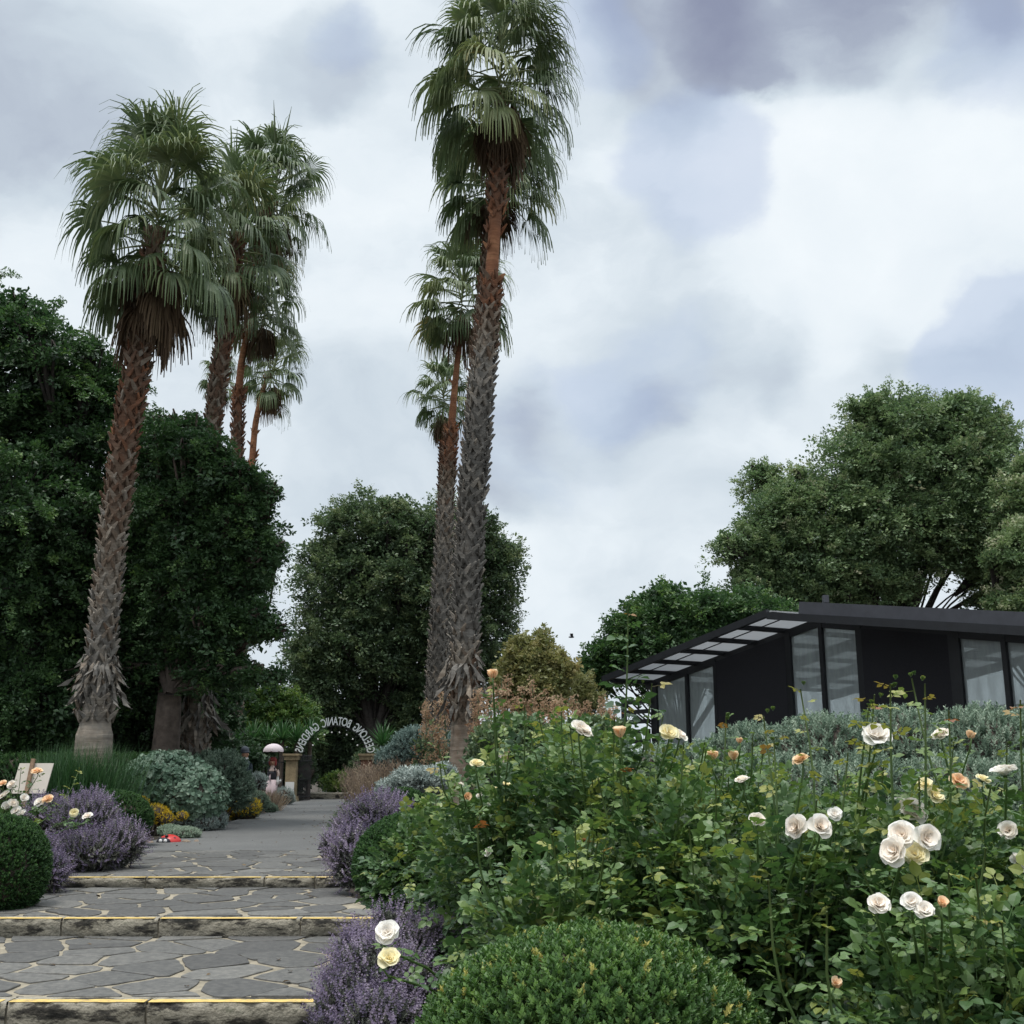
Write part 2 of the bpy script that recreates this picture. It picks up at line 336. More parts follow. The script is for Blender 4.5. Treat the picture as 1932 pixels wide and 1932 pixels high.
def tube(mb, pts, rad, k=8, t=.5, mi=0, cap=True):
    pts = np.array(pts, float); n = len(pts); rad = np.broadcast_to(rad, (n,))
    tt = np.broadcast_to(t, (n,)) if not np.isscalar(t) else np.full(n, t)
    dv = np.gradient(pts, axis=0); dv = nrm(dv)
    ref = np.array([0, 0, 1.]) if abs(dv[:, 2]).max() < .9 else np.array([1., 0.13, 0])
    s = nrm(np.cross(dv, ref)); u = np.cross(s, dv)
    an = np.linspace(0, 2 * math.pi, k, endpoint=False)
    V = pts[:, None] + rad[:, None, None] * (np.cos(an)[None, :, None] * s[:, None] + np.sin(an)[None, :, None] * u[:, None])
    F = [(i * k + j, i * k + (j + 1) % k, (i + 1) * k + (j + 1) % k, (i + 1) * k + j) for i in range(n - 1) for j in range(k)]
    if cap: F += [tuple(range(k)), tuple(range((n - 1) * k, n * k))[::-1]]
    mb.add(V.reshape(-1, 3), F, np.repeat(tt, k), mi)
def spline(pts, n):
    pts = np.array(pts, float); m = len(pts); tt = np.linspace(0, m - 1, n); o = []
    for t in tt:
        i = min(int(t), m - 2); f = t - i
        p0, p1, p2, p3 = pts[max(i - 1, 0)], pts[i], pts[i + 1], pts[min(i + 2, m - 1)]
        o.append(.5 * (2 * p1 + (p2 - p0) * f + (2 * p0 - 5 * p1 + 4 * p2 - p3) * f * f + (3 * p1 - p0 - 3 * p2 + p3) * f ** 3))
    return np.array(o)
def lathe(mb, c, prof, k=20, t=.5, mi=0, sx=1, sy=1):
    V = []; c = np.array(c, float)
    for r, z in prof:
        for j in range(k):
            a_ = 2 * math.pi * j / k; V.append(c + np.array([r * math.cos(a_) * sx, r * math.sin(a_) * sy, z]))
    n = len(prof)
    F = [(i * k + j, i * k + (j + 1) % k, (i + 1) * k + (j + 1) % k, (i + 1) * k + j) for i in range(n - 1) for j in range(k)]
    F += [tuple(range(k))[::-1], tuple(range((n - 1) * k, n * k))]
    mb.add(V, F, t, mi)
def blob(mb, c, r, k=14, m=9, t=.5, mi=0, lump=0.0, zmin=-1):
    prof = []
    V = []; c = np.array(c, float); r = np.broadcast_to(r, (3,))
    ph = rng.uniform(0, 6, 6)
    for i in range(m + 1):
        th = math.pi * (i + .001) / (m + .002)
        for j in range(k):
            a_ = 2 * math.pi * j / k
            d = np.array([math.sin(th) * math.cos(a_), math.sin(th) * math.sin(a_), math.cos(th)])
            f = 1 + lump * (math.sin(3 * d[0] + ph[0]) + math.sin(4 * d[1] + ph[1]) + math.sin(5 * d[2] + ph[2])) / 3
            p = d * r * f; p[2] = max(p[2], zmin * r[2]); V.append(c + p)
    F = [(i * k + j, (i + 1) * k + j, (i + 1) * k + (j + 1) % k, i * k + (j + 1) % k) for i in range(m) for j in range(k)]
    mb.add(V, F, t, mi)
# leaf templates (y = along the leaf)
LQ = tmpl([[0, 0, 0], [.3, .45, .07], [0, 1, -.05], [-.3, .45, .07]], [(0, 1, 2, 3)])
LF = tmpl([[0, 0, 0], [0, .33, .0], [0, .68, -.03], [0, 1, -.14], [-.30, .28, .08], [-.29, .62, .05], [.30, .28, .08], [.29, .62, .05]],
          [(0, 1, 4), (1, 2, 5, 4), (2, 3, 5), (0, 6, 1), (1, 6, 7, 2), (2, 7, 3)])
def combine(base, Ms, Ts):
    V, F = base; vs, fs = [], {k: [] for k in F}
    for i, (M, T) in enumerate(zip(Ms, Ts)):
        vs.append(V @ M.T + T)
        for k, a_ in F.items(): fs[k].append(a_ + i * len(V))
    return np.concatenate(vs), {k: np.concatenate(v) for k, v in fs.items()}
def cluster_t(base, n, sz, spread=1.0, seed=0, down=0.):
    r = np.random.default_rng(seed); d = nrm(r.normal(size=(n, 3)) * [1, .8, .6] + [0, .5, 0]); d[:, 2] -= down; d = nrm(d)
    T = r.normal(size=(n, 3)) * [.28, .28, .2] * spread + [0, .25, 0]
    M = frames(d, nrm(r.normal(size=(n, 3)) * .5 + [0, 0, 1]), sz * r.uniform(.7, 1.2, n))
    return combine(base, M, T)
CL = [cluster_t(LQ, 9, .42, 1, s) for s in range(4)]
def sprig_t(n, size, base=LQ, wid=1., lift=.6, seed=1):
    r = np.random.default_rng(seed); Ms, Ts = [], []
    for i in range(n):
        a_ = i * 2.4; y = .12 + .8 * i / n
        d = np.array([math.cos(a_), lift + .8 * i / n, math.sin(a_)]); up = np.array([-math.cos(a_) * .6, 1, -math.sin(a_) * .6])
        M = frames(d[None], up[None], np.array([[size * wid, size, size]]) * (1 - .35 * i / n) * r.uniform(.85, 1.15))[0]
        Ms.append(M); Ts.append(np.array([0, y, 0]))
    return combine(base, Ms, Ts)
SPR = sprig_t(12, .42, wid=1.05, lift=.85)
SPR2 = sprig_t(10, .33, wid=.9, lift=.9, seed=3)
SAGE = sprig_t(7, .6, LF, 1.25, .35, 5)
MINT = sprig_t(13, .11, wid=1.9, lift=.5, seed=8)
def rose_t(n=5, seed=0):
    Ms, Ts = [], []; r = np.random.default_rng(seed)
    pos = [(0, .58, 0, 1.0), (-.1, .48, 62, .85), (.1, .48, -62, .85), (-.08, .2, 72, .72), (.08, .2, -72, .72)][:n]
    for x, y, an, s in pos:
        an = R(an + r.uniform(-12, 12)); d = np.array([-math.sin(an), math.cos(an), r.uniform(-.25, .1)])
        M = frames(d[None], np.array([[r.uniform(-.3, .3), r.uniform(-.3, .3), 1]]), np.array([[.42 * s * 1.18, .42 * s, .42 * s]]))[0]
        Ms.append(M); Ts.append(np.array([x * .4, y, -.06 * y]))
    V, F = combine(LF, Ms, Ts)
    sv = np.array([[-.012, 0, 0], [.012, 0, 0], [.008, .6, -.03], [-.008, .6, -.03]]); k = len(V)
    F[4] = np.concatenate([F[4], [[k, k + 1, k + 2, k + 3]]]); return np.concatenate([V, sv]), F
ROSE = [rose_t(5, s) for s in range(3)] + [rose_t(3, 9)]

# ------------------------------------------------------------------ plants
def lobes_px(lst, Y, depth=1.):
    """(px, py, rx, ry, dY) -> centre, radii"""
    o = []
    for l in lst:
        px, py, rx, ry = l[:4]; dy = l[4] if len(l) > 4 else 0
        s = S(py, Y + dy); o.append((P(px, py, Y + dy), np.array([rx * s, depth * (rx + ry) / 2 * s, ry * s])))
    return o
def sample(lobes, n, shell=.45, top=0.):
    vol = np.array([np.prod(r) ** (.66) for _, r in lobes]); idx = rng.choice(len(lobes), n, p=vol / vol.sum())
    c = np.array([l[0] for l in lobes])[idx]; r = np.array([l[1] for l in lobes])[idx]
    d = rdir(n); d[:, 2] += top; d = nrm(d)
    rr = 1 - shell * rng.random(n) ** 1.3
    return c + d * r * rr[:, None], nrm(d / r), idx
def cull(lobes, p, k=.72):
    keep = np.ones(len(p), bool)
    for c, r in lobes: keep &= (np.linalg.norm((p - c) / r, axis=1) > k)
    return keep
def shrub(name, label, cat, lobes, mat, n, size, tm=SPR, shell=.3, up=.6, rnd=.6, zg=0., core=.8, group=None, stems=True, tint=(.5, .22), mats2=None, lump=.0, wide=1.):
    c0 = lobes[0][0]; root = thing(name, (c0[0], c0[1], zg), label, cat, group)
    p, nn, idx = sample(lobes, n, shell, .15)
    k = cull(lobes, p, .6) & (p[:, 2] > zg - .02); p, nn = p[k], nn[k]
    if lump:
        f = np.sin(p[:, 0] * 9 / lump + 1) * np.sin(p[:, 1] * 9 / lump) * np.sin(p[:, 2] * 9 / lump + 2); p = p + nn * (f * lump * .3)[:, None]
    d = nn + rdir(len(p)) * rnd + np.array([0, 0, up])
    mb = MB(); sc = size * rng.uniform(.7, 1.3, len(p))
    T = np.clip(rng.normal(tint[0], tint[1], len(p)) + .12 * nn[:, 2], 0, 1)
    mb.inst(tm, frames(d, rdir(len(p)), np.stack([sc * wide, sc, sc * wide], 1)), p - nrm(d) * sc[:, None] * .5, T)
    mb.build('foliage', mat, root)
    m2 = MB()
    if core:
        for c, r in lobes:
            r2 = r * core; cc = c.copy()
            if cc[2] - r2[2] < zg: pass
            blob(m2, cc, r2, 12, 8, lump=.12)
    for c, r in lobes[:6]:
        for q in range(3 if stems else 0): tube(m2, spline([np.array([c0[0], c0[1], zg - .05]) + rng.normal(size=3) * [.08, .08, 0], (c + np.array([c0[0], c0[1], zg])) / 2 + rng.normal(size=3) * .05, c + rng.normal(size=3) * r * .3], 5), np.linspace(.02, .006, 5), 5)
    m2.build('stems', M_twig, root)
    return root
def tree(name, label, lobes, base, mat, n, size, trunk_r=.3, flat_=.6, droop=0., puff=.34, kp=26, up=.25, limb=M_limb, cat='tree', group=None, fork=.35, tint=(.45, .22), trunkmat=None, tm=CL, tw=1., shoots=22):
    base = np.array(base, float); root = thing(name, base, label, cat, group)
    mb = MB(); tb = MB(); cents = np.mean([l[0] for l in lobes], 0); main = [(c, r * .93) for c, r in lobes]; lobes = list(main)
    for c, r in main:
        for q in range(4):
            d = rdir(1)[0]; d[2] = abs(d[2]) * (1 if up > .05 else .6) - (.0 if up > .05 else .25); d /= np.linalg.norm(d); lobes.append((c + d * r * rng.uniform(.85, 1.12), r.mean() * rng.uniform(.22, .42) * np.array([1, 1, rng.uniform(.6, 1.5) if flat_ > .5 else .5])))
    fk = base + (cents - base) * fork; fk[0] = base[0] + (cents[0] - base[0]) * fork * .6
    tube(tb, spline([base - [0, 0, .2], base + (fk - base) * .5 + [0.05, 0, 0], fk], 9), np.linspace(trunk_r * 1.25, trunk_r * .85, 9), 12)
    tot = sum(np.prod(r) ** .66 for _, r in lobes)
    for c, r in lobes:
        e = c + np.array([0, 0, r[2] * .2]); mid = (fk + e) / 2 + np.array([0, .22 * np.linalg.norm(e - fk), 0]) + rng.normal(size=3) * .06 * np.linalg.norm(e - fk) + np.array([0, 0, .08 * np.linalg.norm(e - fk)])
        ln = np.linalg.norm(e - fk); tube(tb, spline([fk, mid, e], 7), np.linspace(trunk_r * (.42 if np.linalg.norm(e - fk) > 0 and r.mean() > .6 else .12), .02, 7), 7)
        m = max(5, int(.8 * kp * np.prod(r) ** .66 / tot * len(lobes)))
        d = rdir(m); d[:, 2] += .1; d = nrm(d); pc = c + d * r * (rng.uniform(.45, 1.0, m) + .22 * (rng.random(m) < .3) * rng.random(m))[:, None]
        for q in pc[:10]: tube(tb, spline([(c + mid) / 2, (c + q) / 2 + rng.normal(size=3) * .1, q], 4), np.linspace(trunk_r * .14, .012, 4), 5)
        k = max(3, int(n * np.prod(r) ** .66 / tot / m)); pr = puff * r.mean() * .8
        for q, dd in zip(pc, d):
            s_ = rng.uniform(.5, 1.3); g = rng.normal(0, .5, (k, 3)) * np.array([1, 1, flat_]) * pr * s_
            if flat_ < .5:
                ho = np.array([dd[0], dd[1], 0]) + rng.normal(0, .3, 3) * [1, 1, 0]; ho /= np.linalg.norm(ho); g = g * .75 + ho * (rng.normal(0, .75, k) * pr * s_)[:, None]
            g[:, 2] -= droop * (g[:, 0] ** 2 + g[:, 1] ** 2) / max(pr, .1)
            pos = q + g; ld = nrm(g) * .8 + dd * .5 + rdir(k) * .7 + np.array([0, 0, up])
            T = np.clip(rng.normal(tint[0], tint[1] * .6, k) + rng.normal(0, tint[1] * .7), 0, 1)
            sc = size * rng.uniform(.7, 1.3, k)
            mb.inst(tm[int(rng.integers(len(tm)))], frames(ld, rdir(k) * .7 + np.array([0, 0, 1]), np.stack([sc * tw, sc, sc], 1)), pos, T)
    for c, r in main:                                   # leafy shoots breaking the outline
        ns = int(shoots * np.prod(r) ** .33 / .9) + 3
        for q in range(ns):
            d = rdir(1)[0]; d[2] = d[2] * .8 + (.25 if up > .05 else .05); d /= np.linalg.norm(d); a = c + d * r * rng.uniform(.75, .98)
            ln = rng.uniform(.28, .75) * min(r.mean(), 1.6) * (.85 if up > .05 else 1.35); dr = d + rdir(1)[0] * .35 + np.array([0, 0, .6 if up > .05 else -.05])
            if up <= .05: dr[2] *= .45
            dr /= np.linalg.norm(dr); k = int(6 + ln / size * 4.5); f = np.linspace(0, 1, k) ** .9; e = ln * (1 - .35 * f)
            pos = a + dr * (f * ln)[:, None] - np.array([0, 0, 1]) * ((f ** 2) * ln * (.42 if up <= .05 else .06))[:, None] + rng.normal(size=(k, 3)) * size * .35 * (1.15 - f)[:, None] * [1, 1, .55]
            ld = dr * .7 + rdir(k) * .7; sc = size * rng.uniform(.6, 1.05, k) * (1.05 - .4 * f)
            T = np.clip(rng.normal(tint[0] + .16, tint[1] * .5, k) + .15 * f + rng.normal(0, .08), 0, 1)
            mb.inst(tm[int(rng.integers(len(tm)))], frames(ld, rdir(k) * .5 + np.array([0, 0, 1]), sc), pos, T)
            tube(tb, [c + (a - c) * .6, a, a + dr * ln * .6], [.02, .012, .005], 4)
    tb.build('trunk', trunkmat or limb, root, smooth=True); mb.build('crown', mat, root)
    return root

# palms -------------------------------------------------------------
def fan(mb, o, d, Rr, seg, droop, tint, pet=.5, span=105):
    d = d / np.linalg.norm(d)
    s = np.cross(d, [0, 0, 1.]); 
    if np.linalg.norm(s) < .2: s = np.cross(d, rdir(1)[0])
    s /= np.linalg.norm(s); g = np.array([0, 0, -1.])
    pl = Rr * pet; pts = [o]; dd = d.copy()
    for i in range(4):
        dd = dd + g * .035 * droop; dd /= np.linalg.norm(dd); pts.append(pts[-1] + dd * pl / 4)
    tube(mb, pts, np.linspace(.028, .014, 5), 4, .82 if tint < .95 else tint, cap=False)
    h = pts[-1]; roll = rng.normal(0, .35); n0 = np.cross(s, dd); s = math.cos(roll) * s + math.sin(roll) * n0
    s -= dd * (s @ dd); s /= np.linalg.norm(s); nn = np.cross(s, dd)
    BL = Rr * (1.02 - pet) * 1.0
    phis = np.linspace(-R(span), R(span), seg); dph = phis[1] - phis[0]
    ts = np.array([0, .25, .4, .58, .78, 1.]); m = len(ts)
    V = np.zeros((seg, m, 2, 3)); tin = np.zeros((seg, m, 2))
    for i, ph in enumerate(phis):
        L_ = BL * (1 - .28 * (abs(ph) / R(span)) ** 2) * rng.uniform(.88, 1.1)
        u = math.cos(ph) * dd + math.sin(ph) * s + nn * .22 * abs(math.sin(ph)); u /= np.linalg.norm(u)
        tv = -math.sin(ph) * dd + math.cos(ph) * s
        p = h.copy(); cur = u.copy(); k_ = rng.uniform(.7, 1.4) * droop
        for j in range(m):
            if j:
                st_ = (ts[j] - ts[j - 1]) * L_
                if ts[j] > .26: cur = cur + g * k_ * (ts[j] - .2) * 1.05 + rng.normal(size=3) * .04
                cur /= np.linalg.norm(cur); p = p + cur * st_
            wdt = (ts[j] * L_ * dph * .5 if ts[j] <= .4 else .36 * L_ * dph * .5 * (1 - (ts[j] - .4) / .6) * .8 + .003)
            ff = (.012 if ts[j] > 0 else 0)
            V[i, j, 0] = p - tv * wdt + nn * ff; V[i, j, 1] = p + tv * wdt - nn * ff
        tin[i] = np.clip(tint + rng.normal(0, .07), 0, 1) + (ts * .12)[:, None]
    F = []
    for i in range(seg):
        b = i * m * 2
        for j in range(m - 1): F.append((b + 2 * j, b + 2 * j + 1, b + 2 * j + 3, b + 2 * j + 2))
    mb.add(V.reshape(-1, 3), F, np.clip(tin.ravel(), 0, 1))
def tot_(sp): return float(np.linalg.norm(np.diff(sp, axis=0), axis=1).sum())
def palm(label, tp, Y, rad, tints, ctop, clow, Rc, nlive=46, ndead=16, seg=22, smooth_to=None, peel=None, group=None, boots=True, lean=0):
    Rc = Rc * 1.12; seg = int(seg * 1.4); rad = [q * f for q, f in zip(rad, np.interp(np.arange(len(rad)), [0, 2, 99], [.98, .80, .78]))]
    """tp: trunk points in photo units from the foot up; rad: radii in metres; tints: trunk colour along it"""
    pts = np.array([P(x, y, Y + lean * i / (len(tp) - 1)) for i, (x, y) in enumerate(tp)]); base = pts[0].copy(); base[2] = gz(base[1])
    pts[0] = base
    root = thing('palm_tree', base, label, 'palm tree', group)
    n = 60; sp = spline(pts, n); ri = np.interp(np.linspace(0, len(tp) - 1, n), range(len(tp)), rad); ti = np.interp(np.linspace(0, len(tp) - 1, n), range(len(tp)), tints)
    tb = MB(); tube(tb, sp, (ri - (.035 if boots else 0) * (np.linspace(0, tot_(sp), n) > (smooth_to or 0))) * (1 + .02 * rng.normal(size=n)), 18, ti)
    # criss-cross old leaf bases
    L_ = np.concatenate([[0], np.cumsum(np.linalg.norm(np.diff(sp, axis=0), axis=1))]); tot = L_[-1]
    start = 0 if smooth_to is None else smooth_to
    STR = tmpl([[-.16, 0, .02], [.16, 0, .02], [.13, .5, .12], [-.13, .5, .12], [.05, 1, .26], [-.07, 1, .22], [-.16, 0, -.1], [.16, 0, -.1], [.13, .5, -.04], [-.13, .5, -.04], [.05, 1, .18], [-.07, 1, .14]],
               [(0, 1, 2, 3), (3, 2, 4, 5), (0, 3, 9, 6), (3, 5, 11, 9), (1, 7, 8, 2), (2, 8, 10, 4), (4, 10, 11, 5), (6, 9, 8, 7), (9, 11, 10, 8)])
    if boots:
        pos, dr, up_, ts, scs = [], [], [], [], []
        hh = start; row = 0
        while hh < tot - .1:
            i = np.interp(hh, L_, range(n)); p = np.array([np.interp(hh, L_, sp[:, q]) for q in range(3)]); r_ = np.interp(hh, L_, ri); tt_ = np.interp(hh, L_, ti)
            ax = sp[min(int(i) + 1, n - 1)] - sp[int(i)] if int(i) < n - 1 else sp[-1] - sp[-2]; ax = ax / np.linalg.norm(ax)
            a1 = np.cross(ax, [0, 1, 0]); a1 /= np.linalg.norm(a1); a2 = np.cross(ax, a1)
            k = max(5, int(2 * math.pi * r_ / .20))
            for j in range(k):
                an = 2 * math.pi * (j + .5 * (row % 2) + rng.normal(0, .06)) / k; o = math.cos(an) * a1 + math.sin(an) * a2; tg = np.cross(ax, o)
                rough = 1.0
                if (tt_ > .8 and rng.random() < .9) or rng.random() < .07: continue
                for sg in (-1, 1):
                    pos.append(p + o * (r_ - .004) - tg * sg * .03); dr.append(ax * 1. + tg * sg * rng.uniform(.6, 1.0) + o * rng.uniform(-.06, .16)); up_.append(o + rng.normal(size=3) * .1); ts.append(np.clip(tt_ + rng.normal(.0, .10), 0, 1)); scs.append(rng.uniform(.17, .29))
            hh += .15; row += 1
        if pos:
            fr = frames(np.array(dr), np.array(up_), np.stack([np.array(scs) * 1.15, scs, scs], 1)); fr[:, :, 2] *= np.sign(np.einsum('ni,ni->n', fr[:, :, 2], np.array(up_)))[:, None]
            tb.inst(STR, fr, np.array(pos), np.array(ts))
    tb.build('trunk', M_trunk, root)
    A, B = P(*ctop, Y + lean), P(*clow, Y + lean)
    mb = MB()
    for i in range(nlive):
        u = (i + .5) / nlive; el = R(68 - 96 * u ** 1.05 + rng.normal(0, 9)); az = i * 2.39996 + rng.normal(0, .25)
        o = A + (B - A) * u * .9; d = np.array([math.cos(el) * math.cos(az), math.cos(el) * math.sin(az), math.sin(el)])
        fan(mb, o, d, Rc * rng.uniform(.84, 1.15), seg, 1.15 + .9 * u + rng.uniform(-.4, .6), np.clip(rng.normal(.42, .17), 0, .86), pet=.46)
    for i in range(3):                                  # the unopened spear leaves
        d = np.array([rng.normal(0, .25), rng.normal(0, .25), 1]); d /= np.linalg.norm(d); tube(mb, [A, A + d * Rc * .6, A + d * Rc * 1.05], [.03, .035, .004], 4, .6)
    mb.build('crown', M_palm, root)
    if ndead:
        md = MB()
        for i in range(ndead):
            u = .72 + .4 * i / ndead; el = R(-48 - 28 * rng.random()); az = i * 2.39996 + rng.normal(0, .3)
            o = A + (B - A) * u; d = np.array([math.cos(el) * math.cos(az), math.cos(el) * math.sin(az), math.sin(el)])
            fan(md, o, d, Rc * rng.uniform(.6, .85), seg, 1.7, np.clip(rng.normal(.45, .25), 0, 1), pet=.3, span=80)
        md.build('dead_fronds', M_palmdead, root)
    if peel:
        y0, y1, ln, k = peel; mp = MB()
        FL = tmpl([[-.03, 0, 0], [.03, 0, 0], [.075, .3, .09], [-.055, .32, .03], [.05, .7, .0], [-.06, .68, .08], [.01, 1, .13], [-.01, 1, .1]], [(0, 1, 2, 3), (3, 2, 4, 5), (5, 4, 6, 7)])
        pos, dr, up_, sc = [], [], [], []
        for j in range(k):
            f = rng.random(); py = y0 + (y1 - y0) * f; zz = P(0, py, Y)[2]
            i = int(np.argmin(abs(sp[:, 2] - zz))); an = j * 2.39996; o = np.array([math.cos(an), math.sin(an), 0])
            pos.append(sp[i] + o * (ri[i] + .01)); dr.append(o * rng.uniform(.12, .95) ** 1.3 + np.array([0, 0, -1]) + rng.normal(size=3) * .22); up_.append(o + rng.normal(size=3) * .7); sc.append(ln * rng.uniform(.35, 1.0))
        sc = np.array(sc); mp.inst(FL, frames(np.array(dr), np.array(up_), np.stack([sc, sc, sc * 1.5], 1)), np.array(pos), np.clip(rng.normal(.22, .12, len(sc)), 0, 1))
        mp.build('peeling_bark', M_trunk, root)
    return root

# ------------------------------------------------------------------ ground and path
GY = [-50, 4, 7.8, 10.6, 13.2, 15, 42, 60, 1500]; GZ = [-.25, -.25, -.22, -.05, .09, .225, .225, .0, -3]
def gz(y): return float(np.interp(y, GY, GZ))
gb = MB()
ys = np.concatenate([np.linspace(-40, 0, 6), np.linspace(1, 45, 90), [60, 100, 250, 600, 1500]]); xs = np.concatenate([[-1200, -400, -120, -50], np.linspace(-25, 25, 76), [50, 120, 400, 1200]])
V = [[x, y, gz(y) + (.03 * math.sin(x * 3.1) * math.sin(y * 2.3) - .03 if 0 < y < 45 else 0)] for y in ys for x in xs]; nx = len(xs)
gb.add(V, [(i * nx + j, i * nx + j + 1, (i + 1) * nx + j + 1, (i + 1) * nx + j) for i in range(len(ys) - 1) for j in range(nx - 1)])
tag(gb.build('ground', M_soil, smooth=True), kind='structure')
LE = [(2, -7.0), (7.8, -6.6), (10.65, -6.4), (11.6, -5.6), (13.25, -5.35), (15, -5.9), (17.3, -6.15), (18.8, -6.1), (24.4, -6.25), (29, -6.6), (34, -7.1), (39.6, -7.6)]
RE = [(2, -1.1), (7.8, -1.15), (10.65, -1.15), (13.25, -2.0), (17.3, -2.95), (23.8, -3.8), (31.6, -4.8), (39.6, -5.65)]
def le(y): return float(np.interp(y, *zip(*LE)))
def re_(y): return float(np.interp(y, *zip(*RE)))
def slab(y0, y1, z, zb, name, mat, nseg=16, ex=0):
    mb = MB(); yy = np.linspace(y0, y1, nseg)
    V = []; 
    for y in yy: V += [[le(y) - ex, y, z], [re_(y) + ex, y, z], [re_(y) + ex, y, zb], [le(y) - ex, y, zb]]
    F = []
    for i in range(nseg - 1):
        for a_, b_ in ((0, 1), (1, 2), (2, 3), (3, 0)): F.append((4 * i + a_, 4 * i + b_, 4 * i + 4 + b_, 4 * i + 4 + a_))
    F += [(3, 2, 1, 0), tuple(4 * (nseg - 1) + q for q in range(4))]; mb.add(V, F)
    return tag(mb.build(name, mat), kind='structure')
def clip_poly(poly, p, n):
    o = []
    for i in range(len(poly)):
        a_, b_ = poly[i], poly[(i + 1) % len(poly)]; da, db = (a_ - p) @ n, (b_ - p) @ n
        if da <= 0: o.append(a_)
        if (da < 0 < db) or (db < 0 < da): o.append(a_ + (b_ - a_) * da / (da - db))
    return o
def paving(y0, y1, z, name, sx=.58, sy=.36, seed=1):
    r = np.random.default_rng(seed); sites = []
    for i, y in enumerate(np.arange(y0 - sy, y1 + sy, sy)):
        for x in np.arange(-9, 0, sx): sites.append([x + (i % 2) * sx / 2 + r.uniform(-.42, .42) * sx, y + r.uniform(-.45, .45) * sy])
    sites = np.array(sites); sites = sites[r.random(len(sites)) > .16]; gap = {}
    mb = MB()
    for i, s in enumerate(sites):
        l, rr = le(min(max(s[1], y0), y1)), re_(min(max(s[1], y0), y1))
        if s[0] < l - .1 or s[0] > rr + .1: continue
        poly = [np.array(q, float) for q in ((l - .1, y0 + .01), (rr + .1, y0 + .01), (rr + .1, y1 - .005), (l - .1, y1 - .005))]
        dd = np.linalg.norm(sites - s, axis=1)
        for j in np.argsort(dd)[1:22]:
            k = (min(i, j), max(i, j))
            if k not in gap: gap[k] = .004 if r.random() < .2 else r.uniform(.012, .042)
            n = (sites[j] - s) / dd[j]; poly = clip_poly(poly, s + n * (dd[j] / 2 - gap[k]), n)
            if len(poly) < 3: break
        if len(poly) < 3: continue
        pp = []
        for a_, b_ in zip(poly, poly[1:] + poly[:1]):
            ln = np.linalg.norm(b_ - a_); m = max(1, int(ln / .10))
            for q in range(m):
                v = a_ + (b_ - a_) * q / m; v = v + (r.normal(size=2) * .007 if q else (s - v) * .035); pp.append(v)
        pp = np.array(pp); k = len(pp); tl = r.normal(0, .006, 2); zz = z + r.uniform(.001, .007)
        c2 = pp.mean(0); top = c2 + (pp - c2) * .975
        zt = lambda q: zz + .008 + (q - c2) @ tl
        V = [[*q, z - .01] for q in pp] + [[*q, zt(q) - .004] for q in pp] + [[*q, zt(q)] for q in top]
        F = [(a_, (a_ + 1) % k, k + (a_ + 1) % k, k + a_) for a_ in range(k)] + [(k + a_, k + (a_ + 1) % k, 2 * k + (a_ + 1) % k, 2 * k + a_) for a_ in range(k)] + [tuple(range(2 * k, 3 * k))]
        mb.add(V, F, float(np.clip(r.normal(.45, .28), 0, 1)))
    return tag(mb.build(name, M_stone), kind='structure')
ZL = [-.17, 0., .15, .258]; YN = [7.8, 10.65, 13.25]
slab(1.5, 7.72, ZL[0], -.5, 'path_base', M_mortar); slab(7.9, 10.58, ZL[1], -.4, 'path_base', M_mortar); slab(10.75, 13.18, ZL[2], -.3, 'path_base', M_mortar); slab(13.35, 17.3, ZL[3], -.2, 'path_base', M_mortar)
paving(4.5, 7.7, ZL[0], 'path_paving', seed=4); paving(7.98, 10.62, ZL[1], 'path_paving', .64, .34, seed=9); paving(10.83, 13.22, ZL[2], 'path_paving', .62, .30, seed=3); paving(13.43, 17.3, ZL[3], 'path_paving', .56, .34, seed=5)
slab(17.3, 39.6, ZL[3] + .008, -.2, 'path_asphalt', M_asph, 40)
ab = MB()
for y in np.linspace(39.6, 60, 8)[:-1]: box(ab, (-6.6 - (y - 39) * .1, y + 1.4, .2), (1.9, 3, .06))
tag(ab.build('path_beyond', M_asph), kind='structure')
